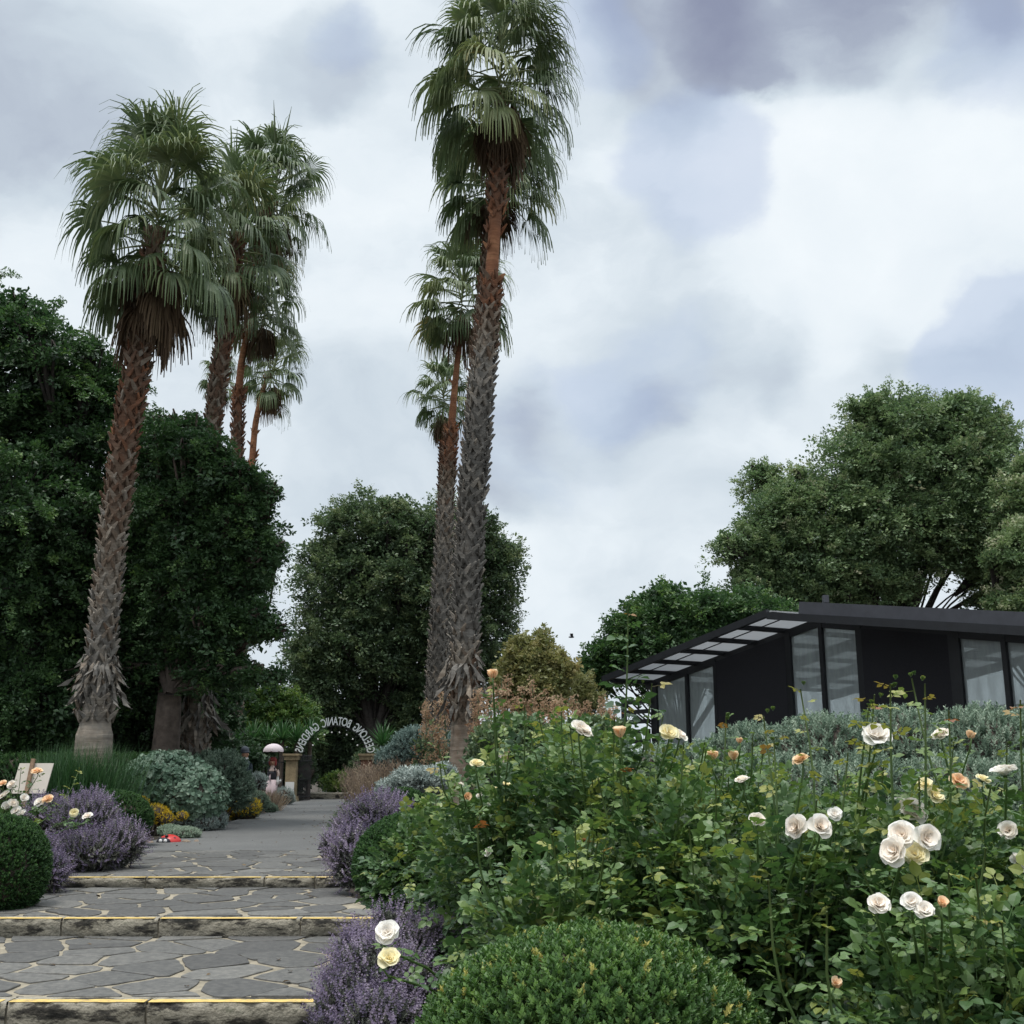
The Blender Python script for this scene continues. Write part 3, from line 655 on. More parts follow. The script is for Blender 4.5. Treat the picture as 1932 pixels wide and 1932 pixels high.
for q, y in enumerate(YN):
    z0, z1 = ZL[q], ZL[q + 1]; l, r_ = le(y), re_(y); mb = MB(); yb = MB(); x = l - .2
    while x < r_ + .1:
        wl = random.uniform(.55, 1.5); x2 = min(x + wl, r_ + .15); k = 14; m = 5
        V = []; 
        for i in range(k + 1):
            for j in range(m + 1):
                f = i / k; edge = min(f, 1 - f); zz = z0 - .03 + (z1 - z0 + .03 + .008) * j / m
                V.append([x + .008 + (x2 - x - .016) * f, y - .02 + random.uniform(-.014, .012) + (.02 if edge < .04 else 0) + .028 * (1 - j / m) ** 2 + (.012 if j == m else 0), zz])
        base_n = len(V)
        V += [[x + .008 + (x2 - x - .016) * i / k, y + .17, z1 + .008] for i in range(k + 1)]
        F = [(i * (m + 1) + j, (i + 1) * (m + 1) + j, (i + 1) * (m + 1) + j + 1, i * (m + 1) + j + 1) for i in range(k) for j in range(m)]
        F += [(i * (m + 1) + m, (i + 1) * (m + 1) + m, base_n + i + 1, base_n + i) for i in range(k)]
        mb.add(V, F)
        e = random.choice([0, .0, .03])
        if random.random() < .97:
            k2 = 20; V = []
            for i in range(k2 + 1):
                xx = x + .012 + (x2 - x - .024 - e) * i / k2; V += [[xx, y - .012 + random.uniform(-.004, .006), z1 + .0125], [xx, y + .075 + random.uniform(-.01, .012), z1 + .0125]]
            yb.add(V, [(2 * i, 2 * i + 2, 2 * i + 3, 2 * i + 1) for i in range(k2)])
        x = x2
    tag(mb.build('path_step', M_riser, smooth=True), kind='structure'); tag(yb.build('path_edge_marking', M_ypaint), kind='structure')
    fb = MB(); box(fb, ((l + r_) / 2, y + .1, (z0 + z1) / 2 - .02), (r_ - l + .1, .15, z1 - z0 - .0)); tag(fb.build('path_step_core', M_mortar), kind='structure')

# ------------------------------------------------------------------ palms
GLt, GRt = 'palms in a row left of the path', 'palms in a row right of the path'
palm('nearest left palm, leaning thick brown trunk with grey peeling flaps above its pale foot', [(172, 1470), (178, 1390), (190, 1240), (212, 1020), (240, 800), (270, 620), (296, 430)], 21,
     [.44, .37, .30, .285, .285, .28, .24], [.36, .36, .24, .46, .68, .60, .62], (303, 345), (291, 530), 2.05, 54, 18, 26, 2.1, (1225, 1300, .62, 90), GLt)
palm('second left palm, brown trunk rising just right of the tree mass, wide drooping crown', [(366, 1470), (372, 1350), (380, 1100), (398, 830), (415, 700), (436, 560), (448, 440)], 27,
     [.34, .31, .25, .24, .22, .21, .2], [.3, .4, .45, .55, .6, .75, .6], (440, 400), (436, 530), 1.9, 46, 10, 22, 1.2, (1270, 1400, .8, 80), GLt)
palm('left palm with the high crown furthest right in its cluster, trunk hidden behind another', [(384, 1470), (390, 1100), (402, 790), (424, 640), (480, 480), (510, 380)], 31,
     [.3, .27, .24, .22, .2, .18], [.3, .3, .5, .6, .7, .6], (522, 325), (515, 420), 1.8, 42, 7, 20, 1.2, None, GLt)
palm('left palm with a bare orange upper trunk and middle-height crown below the others', [(414, 1470), (424, 1300), (437, 1140), (447, 830), (458, 670), (492, 560)], 34,
     [.3, .27, .25, .23, .18, .17], [.3, .35, .3, .62, .95, .7], (508, 545), (494, 620), 1.55, 36, 8, 20, 1.0, (1290, 1380, .7, 60), GLt)
palm('small low palm rightmost of the left cluster, thin orange trunk', [(436, 1470), (462, 1100), (478, 840), (490, 760), (508, 700)], 42,
     [.26, .24, .2, .17, .15], [.4, .5, .9, .95, .7], (522, 675), (508, 735), 1.6, 30, 7, 18, 1.0, None, GLt)
palm('farthest left palm, small crown peeping out behind the second trunk', [(380, 1470), (392, 1100), (402, 900), (412, 740)], 48,
     [.26, .24, .2, .18], [.4, .5, .7, .7], (418, 700), (415, 745), 1.15, 24, 5, 16, 1.0, None, GLt)
palm('tallest palm, grey criss-cross trunk right of the path, crown touching the top of the photo', [(878, 1475), (878, 1400), (876, 1290), (880, 1150), (892, 950), (908, 750), (922, 600), (930, 480), (938, 350), (944, 210)], 22,
     [.38, .34, .285, .30, .30, .285, .25, .21, .22, .2], [.47, .45, .5, .12, .10, .16, .58, .93, .66, .62], (948, 70), (941, 215), 2.0, 52, 16, 26, 2.15, (1235, 1320, .75, 60), GRt)
palm('right-hand palm whose crown shows directly below the tallest crown, trunk hidden', [(862, 1475), (866, 1300), (872, 1100), (884, 900), (905, 650), (930, 400)], 28,
     [.3, .29, .28, .26, .22, .2], [.2, .15, .15, .3, .6, .6], (940, 318), (936, 372), 2.05, 44, 8, 22, 1.2, None, GRt)
palm('right-hand palm with red-brown upper trunk left of the tallest one, crown at mid height', [(815, 1460), (822, 1340), (832, 1130), (842, 950), (848, 860), (858, 730), (872, 600)], 32,
     [.34, .33, .31, .25, .23, .16, .16], [.2, .2, .22, .34, .7, .93, .7], (874, 530), (869, 605), 1.8, 38, 9, 20, 1.2, None, GRt)
palm('lowest right-hand palm, small crown beside the red-brown trunk', [(822, 1470), (828, 1200), (834, 1000), (838, 820)], 40,
     [.28, .26, .2, .18], [.3, .3, .5, .7], (838, 728), (836, 780), 1.55, 30, 7, 18, 1.0, None, GRt)

# ------------------------------------------------------------------ trees
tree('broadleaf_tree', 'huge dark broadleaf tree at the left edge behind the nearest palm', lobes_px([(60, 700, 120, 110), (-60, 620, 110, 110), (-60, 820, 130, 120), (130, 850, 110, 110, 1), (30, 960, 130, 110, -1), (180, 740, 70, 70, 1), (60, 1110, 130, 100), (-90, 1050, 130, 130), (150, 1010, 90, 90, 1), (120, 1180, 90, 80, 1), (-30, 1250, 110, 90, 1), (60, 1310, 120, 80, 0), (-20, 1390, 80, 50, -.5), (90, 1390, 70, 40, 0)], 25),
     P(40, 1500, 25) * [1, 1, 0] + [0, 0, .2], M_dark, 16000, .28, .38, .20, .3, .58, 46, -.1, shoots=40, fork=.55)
tree('broadleaf_tree', 'dark broadleaf tree with drooping sprays between the first and second left palms', lobes_px([(310, 850, 62, 62), (270, 810, 45, 40, 1), (375, 855, 50, 42, -.5), (355, 810, 30, 22, 0), (430, 905, 48, 36, -.5), (478, 925, 34, 26, -.6), (345, 950, 80, 60), (455, 985, 62, 40, -.3), (400, 1020, 80, 50, 0), (490, 1040, 40, 34, -.3), (370, 1090, 90, 70, .5), (452, 1095, 50, 34, 0), (290, 1080, 70, 100, 1.5), (470, 1165, 42, 24, -.3), (505, 1190, 26, 13, -.3), (410, 1170, 60, 44, 0), (320, 1190, 70, 60, 1.5), (385, 1240, 60, 36, 1), (250, 1000, 60, 110, 2), (430, 1268, 56, 20, .5), (500, 1275, 34, 10, -.2), (250, 1250, 60, 70, 2.5), (300, 1290, 50, 40, 2.5)], 24),
     P(298, 1470, 25.5) * [1, 1, 0] + [0, 0, .2], M_dark, 14000, .25, .30, .20, .35, .62, 42, -.1, shoots=45, trunkmat=M_bark, fork=.5)
lo = []
for px in range(-120, 380, 70): lo += [(px, 1330, 60, 90, 0), (px + 30, 1200, 55, 80, .5), (px, 1080, 50, 80, 1)]
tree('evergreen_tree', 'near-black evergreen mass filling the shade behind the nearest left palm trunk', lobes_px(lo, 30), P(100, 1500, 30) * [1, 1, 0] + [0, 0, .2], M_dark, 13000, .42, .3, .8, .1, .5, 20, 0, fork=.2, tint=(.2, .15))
tree('broadleaf_tree', 'large green tree in the middle behind the garden arch and right-hand palm trunks', lobes_px([(680, 1000, 85, 65), (760, 1010, 75, 60), (640, 1100, 80, 80), (740, 1110, 100, 90), (850, 1010, 80, 70), (930, 1080, 50, 80, 1), (910, 1180, 60, 80, 1), (820, 1150, 90, 90), (640, 1200, 90, 70), (590, 1255, 55, 55), (700, 1230, 90, 70), (830, 1270, 80, 80, 1), (620, 1310, 60, 50, 0), (790, 1360, 60, 70, 1), (920, 1270, 40, 40, 1)], 50),
     P(690, 1475, 50) * [1, 1, 0] + [0, 0, .2], M_cent, 20000, .38, .45, .5, .2, .46, 46, .1, fork=.3)
tree('broadleaf_tree', 'largest olive-green tree behind the glasshouse on the right', lobes_px([(1700, 800, 110, 60), (1820, 810, 90, 60), (1640, 880, 100, 80), (1760, 890, 130, 90), (1860, 900, 60, 90), (1540, 960, 90, 70), (1440, 920, 45, 45, 2), (1480, 985, 70, 70), (1650, 1000, 120, 90), (1790, 1010, 110, 90), (1410, 1040, 60, 50), (1530, 1060, 100, 70), (1640, 1110, 90, 50), (1440, 1110, 70, 45), (1860, 1000, 70, 90), (1540, 1130, 80, 40), (1880, 1120, 60, 60, 1)], 44),
     P(1730, 1475, 44) * [1, 1, 0] + [0, 0, .2], M_big, 30000, .34, .55, .45, .15, .42, 48, .15, fork=.45)
tree('broadleaf_tree', 'lighter green tree cut by the right edge beyond the glasshouse', lobes_px([(1960, 950, 80, 70), (1935, 1060, 60, 70, -1), (1990, 1060, 90, 90), (1940, 1140, 60, 50, -1)], 40),
     P(1990, 1475, 40) * [1, 1, 0] + [0, 0, .2], M_big, 8000, .33, .4, .65, .1, .32, 50, .15, tint=(.6, .2))
tree('broadleaf_tree', 'low rounded dark green tree left of the glasshouse roof', lobes_px([(1290, 1170, 110, 55), (1200, 1200, 60, 50), (1390, 1160, 80, 40), (1170, 1250, 70, 40), (1260, 1240, 110, 60), (1370, 1230, 100, 60), (1130, 1275, 40, 25, 0), (1460, 1200, 80, 60)], 36),
     P(1290, 1475, 36) * [1, 1, 0] + [0, 0, .2], M_dark, 12000, .34, .3, .35, .3, .30, 60, .1, tint=(.6, .2))
tree('golden_tree', 'golden-green rounded small tree right of the tallest palm foot', lobes_px([(1010, 1250, 50, 40), (970, 1280, 40, 35), (1045, 1280, 32, 40), (1010, 1320, 60, 40)], 30),
     P(1010, 1475, 30) * [1, 1, 0] + [0, 0, .2], M_gold, 4200, .24, .12, .8, .1, .35, 40, .15)
tree('garden_shrub', 'loose pale-leaved shrub between golden tree and dark rounded tree', lobes_px([(1085, 1300, 30, 40), (1110, 1330, 30, 30)], 33), P(1090, 1475, 33) * [1, 1, 0] + [0, 0, .2], M_gold, 700, .22, .06, .8, .1, .4, 24, .3, cat='shrub', tint=(.3, .2))
tree('evergreen_tree', 'low dark evergreen mass behind the leaning trunks left of the fence', lobes_px([(300, 1400, 60, 50), (370, 1420, 50, 30), (430, 1430, 50, 26), (240, 1380, 60, 60), (280, 1300, 50, 60)], 34), P(330, 1500, 34) * [1, 1, 0] + [0, 0, .2], M_dark, 5000, .34, .15, .8, .1, .45, 24, 0, fork=.1, tint=(.3, .2))
shrub('hedge', 'long dark hedge seen through the bars of the iron fence', 'hedge', lobes_px([(x, 1455, 40, 38) for x in range(430, 560, 25)] + [(x, 1455, 40, 40) for x in range(700, 900, 30)], 42.5), M_cent, 7000, .3, zg=.2, core=.9, tint=(.3, .2))
tree('garden_tree', 'bright lime-green bushy tree left of the arch above the fence', lobes_px([(470, 1330, 50, 38), (530, 1345, 50, 40), (570, 1370, 40, 35), (440, 1370, 40, 45), (500, 1385, 60, 40)], 44),
     P(500, 1475, 44) * [1, 1, 0] + [0, 0, .2], M_lime, 6000, .34, .15, .8, .1, .35, 34, .2)
tree('garden_tree', 'dark shrub filling the archway beyond the open gate', lobes_px([(600, 1420, 50, 50), (660, 1400, 60, 50), (720, 1400, 60, 60), (640, 1470, 40, 28), (700, 1460, 50, 40), (590, 1340, 40, 40), (770, 1440, 60, 40), (850, 1430, 60, 50)], 52), P(650, 1475, 52) * [1, 1, 0] + [0, 0, .1], M_cent, 6500, .4, .2, .8, .1, .4, 30, .1, cat='shrub', tint=(.3, .2))
tree('garden_shrub', 'low lime shrub on the ground beyond the gateway', lobes_px([(640, 1480, 32, 16), (670, 1485, 25, 14)], 45), P(640, 1500, 45) * [1, 1, 0] + [0, 0, .2], M_lime, 900, .2, .05, .8, .1, .4, 24, .2, cat='shrub', tint=(.65, .2))

# ------------------------------------------------------------------ gateway, arch, fence
GYd = 39.2
def pil(px, mat, label, sgn):
    b = P(px, 1440, GYd); x = b[0]; root = thing('gate_pillar', (x, GYd, .25), label, 'pillar', 'gate pillars')
    mb = MB(); box(mb, (x, GYd, .95), (.36, .36, 1.42)); box(mb, (x, GYd, .33), (.5, .5, .2)); mb.build('shaft', mat, root)
    mb = MB(); box(mb, (x, GYd, 1.70), (.48, .48, .08)); box(mb, (x, GYd, 1.77), (.49, .49, .08)); box(mb, (x, GYd, 1.84), (.56, .56, .07)); mb.build('cap', M_sand, root)
    return x
xl = pil(551, M_sand, 'sandstone gate pillar left of the archway with a white notice on it', -1)
xr = pil(692, M_brick, 'red brick gate pillar right of the archway with a stone cap', 1)
nb = MB(); box(nb, (xl, GYd - .235, .72), (.30, .03, .40)); tag(nb.build('notice_board', M_white, origin=(xl, GYd - .23, .5)), 'small blank white notice fixed low on the sandstone pillar', 'notice')
def railing(x0, x1, y0, y1, label, name='iron_fence', ztop=1.7, cap=True):
    n = max(4, int(math.hypot(x1 - x0, y1 - y0) / .13)); root = thing(name, (x0, y0, .25), label, 'fence' if 'fence' in name else 'gate')
    mb = MB()
    for i in range(n + 1):
        f = i / n; tube(mb, [(x0 + (x1 - x0) * f, y0 + (y1 - y0) * f, .25), (x0 + (x1 - x0) * f, y0 + (y1 - y0) * f, ztop)], .013, 5)
        blob(mb, (x0 + (x1 - x0) * f, y0 + (y1 - y0) * f, ztop + .04), (.02, .02, .05), 5, 4)
    mb.build('bars', M_iron, root); mb = MB()
    for z in (.4, 1.0, ztop - .12): beam(mb, (x0, y0, z), (x1, y1, z), .035, .04)
    mb.build('rails', M_iron, root); return root
railing(xl - 5.6, xl - .3, GYd, GYd, 'black iron railing fence left of the sandstone pillar')
railing(xl + .24, xl + .40, GYd + .1, GYd + 1.5, 'open black iron gate leaf folded back at the left pillar', 'iron_gate', 1.75)
railing(xr - .24, xr - .40, GYd + .1, GYd + 1.5, 'open black iron gate leaf folded back at the right pillar', 'iron_gate', 1.75)
railing(xr + .3, xr + 4, GYd, GYd, 'black iron railing fence right of the brick pillar')
# arch of letters, seen from behind
ar = thing('arch_sign', ((xl + xr) / 2, GYd, .25), 'arch sign over the gateway with pale cut-out letters read from behind', 'sign')
ctr = P(631.5, 1431, GYd); Ra = (P(631.5, 1353, GYd) - ctr)[2]; Rm = Ra - .12
cz = ctr[2]; cx = ctr[0]
def text_mesh(ch):
    cu = bpy.data.curves.new('t', 'FONT'); cu.body = ch; cu.size = 1; cu.extrude = .04; cu.align_x = 'CENTER'; cu.offset = .012
    o = bpy.data.objects.new('t', cu); COL.objects.link(o); dg = bpy.context.evaluated_depsgraph_get(); dg.update()
    me = bpy.data.meshes.new_from_object(o.evaluated_get(dg)); V = np.array([v.co[:] for v in me.vertices]); F = [tuple(p.vertices) for p in me.polygons]
    bpy.data.objects.remove(o); bpy.data.curves.remove(cu); bpy.data.meshes.remove(me); return V, F
TXT = 'GEELONG BOTANIC GARDENS'
WID = {'I': .42, ' ': .62, 'L': .8, 'E': .85, 'T': .85, 'S': .88}
tot = sum(WID.get(c, 1) for c in TXT); acc = 0; A0, A1 = R(9), R(171)
for ch in TXT:
    wdt = WID.get(ch, 1); an = A0 + (A1 - A0) * (acc + wdt / 2) / tot; acc += wdt
    if ch == ' ': continue
    V, F = text_mesh(ch); V = V * [.25, .40, .34]; V = V - [V[:, 0].mean() * 0, 0, 0]
    # from behind: x mirrored, text runs from the right foot to the left foot
    o = np.array([math.cos(an), 0, math.sin(an)]); tg = np.array([-math.sin(an), 0, math.cos(an)])
    W = ctr + o * (Ra - .27) + V[:, :1] * tg + V[:, 1:2] * o + V[:, 2:3] * np.array([0, 1, 0]); W[:, 1] = GYd + V[:, 2]
    mb = MB(); mb.add(W, F); mb.build('letter', M_letter, ar)
mb = MB(); 
for rr in (Ra - .30,):
    tube(mb, [ctr + np.array([math.cos(t_) * rr, .06, math.sin(t_) * rr]) for t_ in np.linspace(-.1, math.pi + .1, 40)], .014, 6)
for sg in (-1, 1): tube(mb, [(cx + sg * (Ra - .30), GYd + .06, cz - .1), (cx + sg * (Ra - .30), GYd + .06, 1.86)], .02, 6)
mb.build('arch_frame', M_iron, ar)
for t_ in np.linspace(R(30), R(150), 8):
    mb = MB(); q = ctr + np.array([math.cos(t_) * (Ra - .52), 0, math.sin(t_) * (Ra - .52)]); blob(mb, q, .028, 8, 6); tube(mb, [q, ctr + np.array([math.cos(t_) * (Ra - .30), .03, math.sin(t_) * (Ra - .30)])], .004, 4, mi=1); mb.build('bulb', [M_white, M_iron], ar)
mb = MB(); a_, b_ = P(655, 1500, 43), P(672, 1462, 43); tube(mb, [P(655, 1497, 43), P(668, 1478, 43), P(690, 1448, 43)], .022, 6); tube(mb, [P(690, 1448, 43), P(690, 1500, 43)], .02, 6)
tag(mb.build('handrail', M_white, origin=P(655, 1497, 43)), 'thin white sloping handrail beyond the gateway', 'handrail')
mb = MB(); box(mb, (xl + 1.5, 44, .32), (6, 2, .22)); tag(mb.build('stone_ledge', M_riser, origin=(xl + 1.5, 44, .2)), 'low dark stone ledge across the ground beyond the gate', 'ledge')

# painted bollard figures
def bollard_lady():
    f = P(512, 1500, 36); x, y = f[0], f[1]; g = .24; s = S(1450, 36)
    zt = P(0, 1403, 36)[2]
    root = thing('bollard_figure', (x, y, g), 'painted timber bollard figure of a woman in long pink skirt under a pale parasol', 'statue', 'painted bollard figures')
    mb = MB(); lathe(mb, (x, y, g), [(.20, 0), (.205, .05), (.19, .4), (.165, .8)]); mb.build('skirt', M_pink, root, True)
    mb = MB(); lathe(mb, (x, y, g), [(.166, .79), (.15, .86), (.165, .98), (.15, 1.06)]); 
    for sg in (-1, 1): beam(mb, (x + sg * .11, y - .12, g + 1.04), (x + sg * .07, y - .06, g + 1.17), .04, .03)
    mb.build('bodice', M_cloth, root, True)
    mb = MB(); tube(mb, [(x - .04, y - .16, g + .8), (x - .03, y - .168, g + .97)], .022, 6); blob(mb, (x - .04, y - .2, g + .86), (.03, .02, .07)); mb.build('apron_bow', M_pink, root, True)
    mb = MB(); lathe(mb, (x, y, g), [(.15, 1.05), (.14, 1.1), (.08, 1.17), (.06, 1.22), (.06, 1.26)]); mb.build('shoulders', M_skinl, root, True)
    mb = MB(); blob(mb, (x, y, g + 1.35), (.10, .11, .13)); blob(mb, (x, y - .12, g + 1.33), (.018, .02, .025)); mb.build('head', M_skin, root, True)
    mb = MB(); blob(mb, (x, y + .0, g + 1.42), (.125, .125, .09), lump=.1); blob(mb, (x - .09, y, g + 1.34), (.04, .08, .1)); blob(mb, (x + .09, y, g + 1.34), (.035, .08, .12)); mb.build('hair', M_hair, root, True)
    mb = MB(); tube(mb, spline([(x + .15, y - .02, g + 1.1), (x + .19, y - .04, g + .98), (x + .18, y - .05, g + .87)], 6), [.05, .055, .05, .045, .04, .04], 8); mb.build('arm', M_skinl, root, True)
    mb = MB(); tube(mb, spline([(x + .18, y - .05, g + .9), (x + .185, y - .06, g + .78), (x + .20, y - .08, g + .68), (x + .27, y - .12, g + .74)], 9), [.045, .045, .045, .05, .055, .05, .042, .036, .03], 8)
    blob(mb, (x + .29, y - .13, g + .76), (.035, .03, .04))
    for k in range(4): tube(mb, [(x + .30, y - .12 - .015 * k, g + .77), (x + .345, y - .125 - .015 * k, g + .785 + .01 * k)], [.012, .007], 5)
    tube(mb, [(x + .28, y - .13, g + .78), (x + .285, y - .14, g + .83)], [.012, .008], 5)
    mb.build('glove', M_white, root, True)
    mb = MB(); blob(mb, (x - .11, y - .15, g + .36), (.03, .02, .02)); blob(mb, (x - .15, y - .12, g + .37), (.02, .02, .03)); mb.build('flower_motif', M_red, root, True)
    # parasol canopy: eight gores with scalloped rim
    mb = MB(); V = []; k = 48; pr = .33; cz_ = zt - .0; cp = (x, y, 0)
    for i in range(8):
        th = math.pi / 2 * i / 7
        for j in range(k):
            a_ = 2 * math.pi * j / k; sc = 1 - .05 * math.sin(th) * abs(math.sin(4 * a_)) ** .6; V.append([x + pr * math.sin(th) * math.cos(a_) * sc, y + pr * math.sin(th) * math.sin(a_) * sc, cz_ - .24 * (1 - math.cos(th)) - (.0 if i < 7 else .02 * abs(math.sin(4 * a_)))])
    mb.add(V, [(i * k + j, (i + 1) * k + j, (i + 1) * k + (j + 1) % k, i * k + (j + 1) % k) for i in range(7) for j in range(k)]); cn = mb.build('parasol', M_pinkw, root, False)
    cn['label'] = 'pale pink scalloped parasol'
    mb = MB(); tube(mb, [(x + .03, y, cz_ - .3), (x, y, cz_ + .03)], .012, 6); mb.build('shaft', M_iron, root)
def bollard_man():
    f = P(458, 1500, 33); x, y = f[0], f[1]; g = .24; zt = P(0, 1408, 33)[2]; h_ = zt - g
    root = thing('bollard_figure', (x, y, g), 'painted timber bollard figure of a man in a grey hat and dark coat behind shrubs', 'statue', 'painted bollard figures')
    mb = MB(); lathe(mb, (x, y, g), [(.17, 0), (.17, h_ * .45), (.19, h_ * .62), (.17, h_ * .74), (.09, h_ * .8)])
    for sg in (-1, 1): tube(mb, spline([(x + sg * .17, y, g + h_ * .73), (x + sg * .21, y - .03, g + h_ * .6), (x + sg * .19, y - .1, g + h_ * .47)], 6), [.05, .055, .05, .045, .04, .04], 8)
    mb.build('coat', M_navy, root, True)
    mb = MB(); lathe(mb, (x, y, g), [(.10, h_ * .785), (.11, h_ * .80), (.10, h_ * .82)]); mb.build('collar', M_white, root, True)
    mb = MB(); blob(mb, (x, y, g + h_ * .87), (.11, .12, .12)); blob(mb, (x + .1, y - .06, g + h_ * .865), (.03, .03, .03)); blob(mb, (x - .1, y, g + h_ * .87), (.02, .03, .035))
    mb.build('head', M_skin, root, True)
    for sg in (-1, 1): mb = MB(); blob(mb, (x + sg * .19, y - .12, g + h_ * .44), (.035, .045, .045)); mb.build('hand', M_skin, root, True)
    mb = MB(); blob(mb, (x - .01, y, g + h_ * .93), (.135, .14, h_ * .075)); lathe(mb, (x, y, g + h_ * .90), [(.13, 0), (.155, .005), (.15, .02), (.12, .03)]); mb.build('hat', M_greyp, root, True)
bollard_lady(); bollard_man()

# ------------------------------------------------------------------ signs and small things
def board(px0, px1, py0, py1, Y, label, tilt=.06, yaw=0., pxs=None):
    a_, b_ = P(px0, py1, Y), P(px1, py0, Y); c = (a_ + b_) / 2; w_, h_ = b_[0] - a_[0], b_[2] - a_[2]; sh = tilt
    root = thing('sign_board', (c[0], Y, gz(Y)), label, 'sign'); mb = MB()
    w_ /= math.cos(yaw); dx, dy = math.cos(yaw), math.sin(yaw); V = []
    for dd in (0, .018):
        for sx, sz in ((-1, -1), (1, -1), (1, 1), (-1, 1)): V.append([c[0] + sx * w_ / 2 * dx + sz * sh * h_ / 2 - dy * dd, Y + sx * w_ / 2 * dy + dx * dd + sz * .04 + .03, c[2] + sz * h_ / 2])
    mb.add(V, [(0, 1, 2, 3), (7, 6, 5, 4), (0, 4, 5, 1), (1, 5, 6, 2), (2, 6, 7, 3), (3, 7, 4, 0)]); mb.build('board', M_board, root)
    mb = MB(); xs_ = c[0] if pxs is None else P(pxs, py0, Y)[0]; beam(mb, (xs_ - .05, Y - .16, gz(Y)), (xs_ + .03, Y - .0 + .04, b_[2] + .06), .05, .04, up=(0, 1, 0)); mb.build('stake', M_stake, root)
board(24, 94, 1440, 1497, 15.5, 'large blank cream sign board on a wooden stake at far left', .12, 0, 56)
board(943, 959, 1424, 1478, 11.5, 'narrow white board on a stake behind the rose leaves by the tallest palm foot', -.02, R(50))
# ladybird ornament
f = P(318, 1580, 19.2); f[2] = gz(19.2); lb = thing('ladybird_ornament', f, 'red ladybird garden ornament with white eyes at the left path edge', 'ornament')
mb = MB(); blob(mb, f + [0.02, 0, .02], (.2, .17, .14), 16, 10, zmin=-.1); mb.build('shell', M_red, lb, True)
mb = MB(); blob(mb, f + [-.03, -.17, .05], (.12, .06, .07)); 
for sx, sz in ((-.12, .1), (.12, .1), (0, .14)): blob(mb, f + [sx, -.11 + abs(sx) * .3, sz], (.03, .03, .02))
mb.build('head', M_cloth, lb, True)
for sx in (-.06, .02):
    mb = MB(); blob(mb, f + [sx, -.235, .07], (.03, .02, .028)); mb.build('eye', M_white, lb, True)
for i, (dx, dy, r_) in enumerate([(-.33, -.05, .06), (-.24, -.22, .07), (.32, -.05, .08), (.45, .08, .06)]):
    mb = MB(); blob(mb, f + [dx, dy, .02], (r_, r_ * .8, r_ * .7), 8, 6, lump=.25)
    tag(mb.build('edging_rock', M_rock, origin=f + [dx, dy, 0]), ['small pale stone left of the ladybird ornament', 'pale stone in front of the ladybird ornament', 'brown stone touching the right of the ladybird ornament', 'farthest small brown stone beside the path by the ladybird'][i], 'stone', 'edging stones')

# ------------------------------------------------------------------ glasshouse
GA = np.array([*P(1240, 1440, 26)[:2], 0]); gd = np.array([.5, -.866, 0]); gn = np.array([.866, .5, 0])   # along the gable, into the building
def G(s, n, z): return GA + gd * s + gn * n + np.array([0, 0, z])
sA = 5.24; eave = 3.42; apex = 4.27; slope = (apex - eave) / sA
gh = thing('glasshouse', G(sA, 0, .2), 'black-framed glasshouse with opal roof panels behind the rose garden', 'glasshouse')
def ztop(s): return apex - abs(s - sA) * slope
posts = [0, 1.22, 2.2, 4.46, 5.36, 6.32, 8.4, 9.35, 10.48]
bays = [(0, 1.22, 'g'), (1.22, 2.2, 'g'), (2.2, 4.46, 'b'), (4.46, 5.36, 'g'), (5.36, 6.32, 'g'), (6.32, 8.4, 'b'), (8.4, 9.35, 'g'), (9.35, 10.48, 'g')]
for s in posts:
    mb = MB(); w_ = .22 if s in (0, 8.4, 10.48) else .14 if s in (4.46, 6.32) else .09; beam(mb, G(s, 0, .2), G(s, 0, ztop(s) - .02), w_, .12, up=tuple(gn)); mb.build('post', M_black, gh)
LEN = 9.
for a_, b_, k in bays:
    def pane(lo, hi_off, mat, name, off=.0, th=.02):
        mb = MB(); q = []
        ss = [a_ + .05, b_ - .05]
        if a_ < sA < b_: ss = [a_ + .05, sA, b_ - .05]
        bot = [G(s, off, lo) for s in ss]; top = [G(s, off, (ztop(s) - .08) if hi_off is None else hi_off) for s in ss]
        V = bot + top + [v + gn * th for v in bot + top]; m = len(ss); F = []
        for i in range(m - 1): F += [(i, i + 1, m + i + 1, m + i), (2 * m + i, 3 * m + i, 3 * m + i + 1, 2 * m + i + 1), (m + i, m + i + 1, 3 * m + i + 1, 3 * m + i), (i, 2 * m + i, 2 * m + i + 1, i + 1)]
        mb.add(V, F); return mb.build(name, mat, gh)
    if k == 'g': pane(.25, None, M_glass, 'glass_pane')
    else:
        pane(2.28, None, M_screen, 'shade_panel', -.06); pane(.25, 2.2, M_glass, 'glass_pane')
        mb = MB(); beam(mb, G(a_, -.03, 2.24), G(b_, -.03, 2.24), .12, .09); mb.build('rail', M_black, gh)
        mb = MB(); m_ = (a_ + b_) / 2; beam(mb, G(m_, 0, .2), G(m_, 0, 2.2), .08, .08, up=tuple(gn)); mb.build('post', M_black, gh)
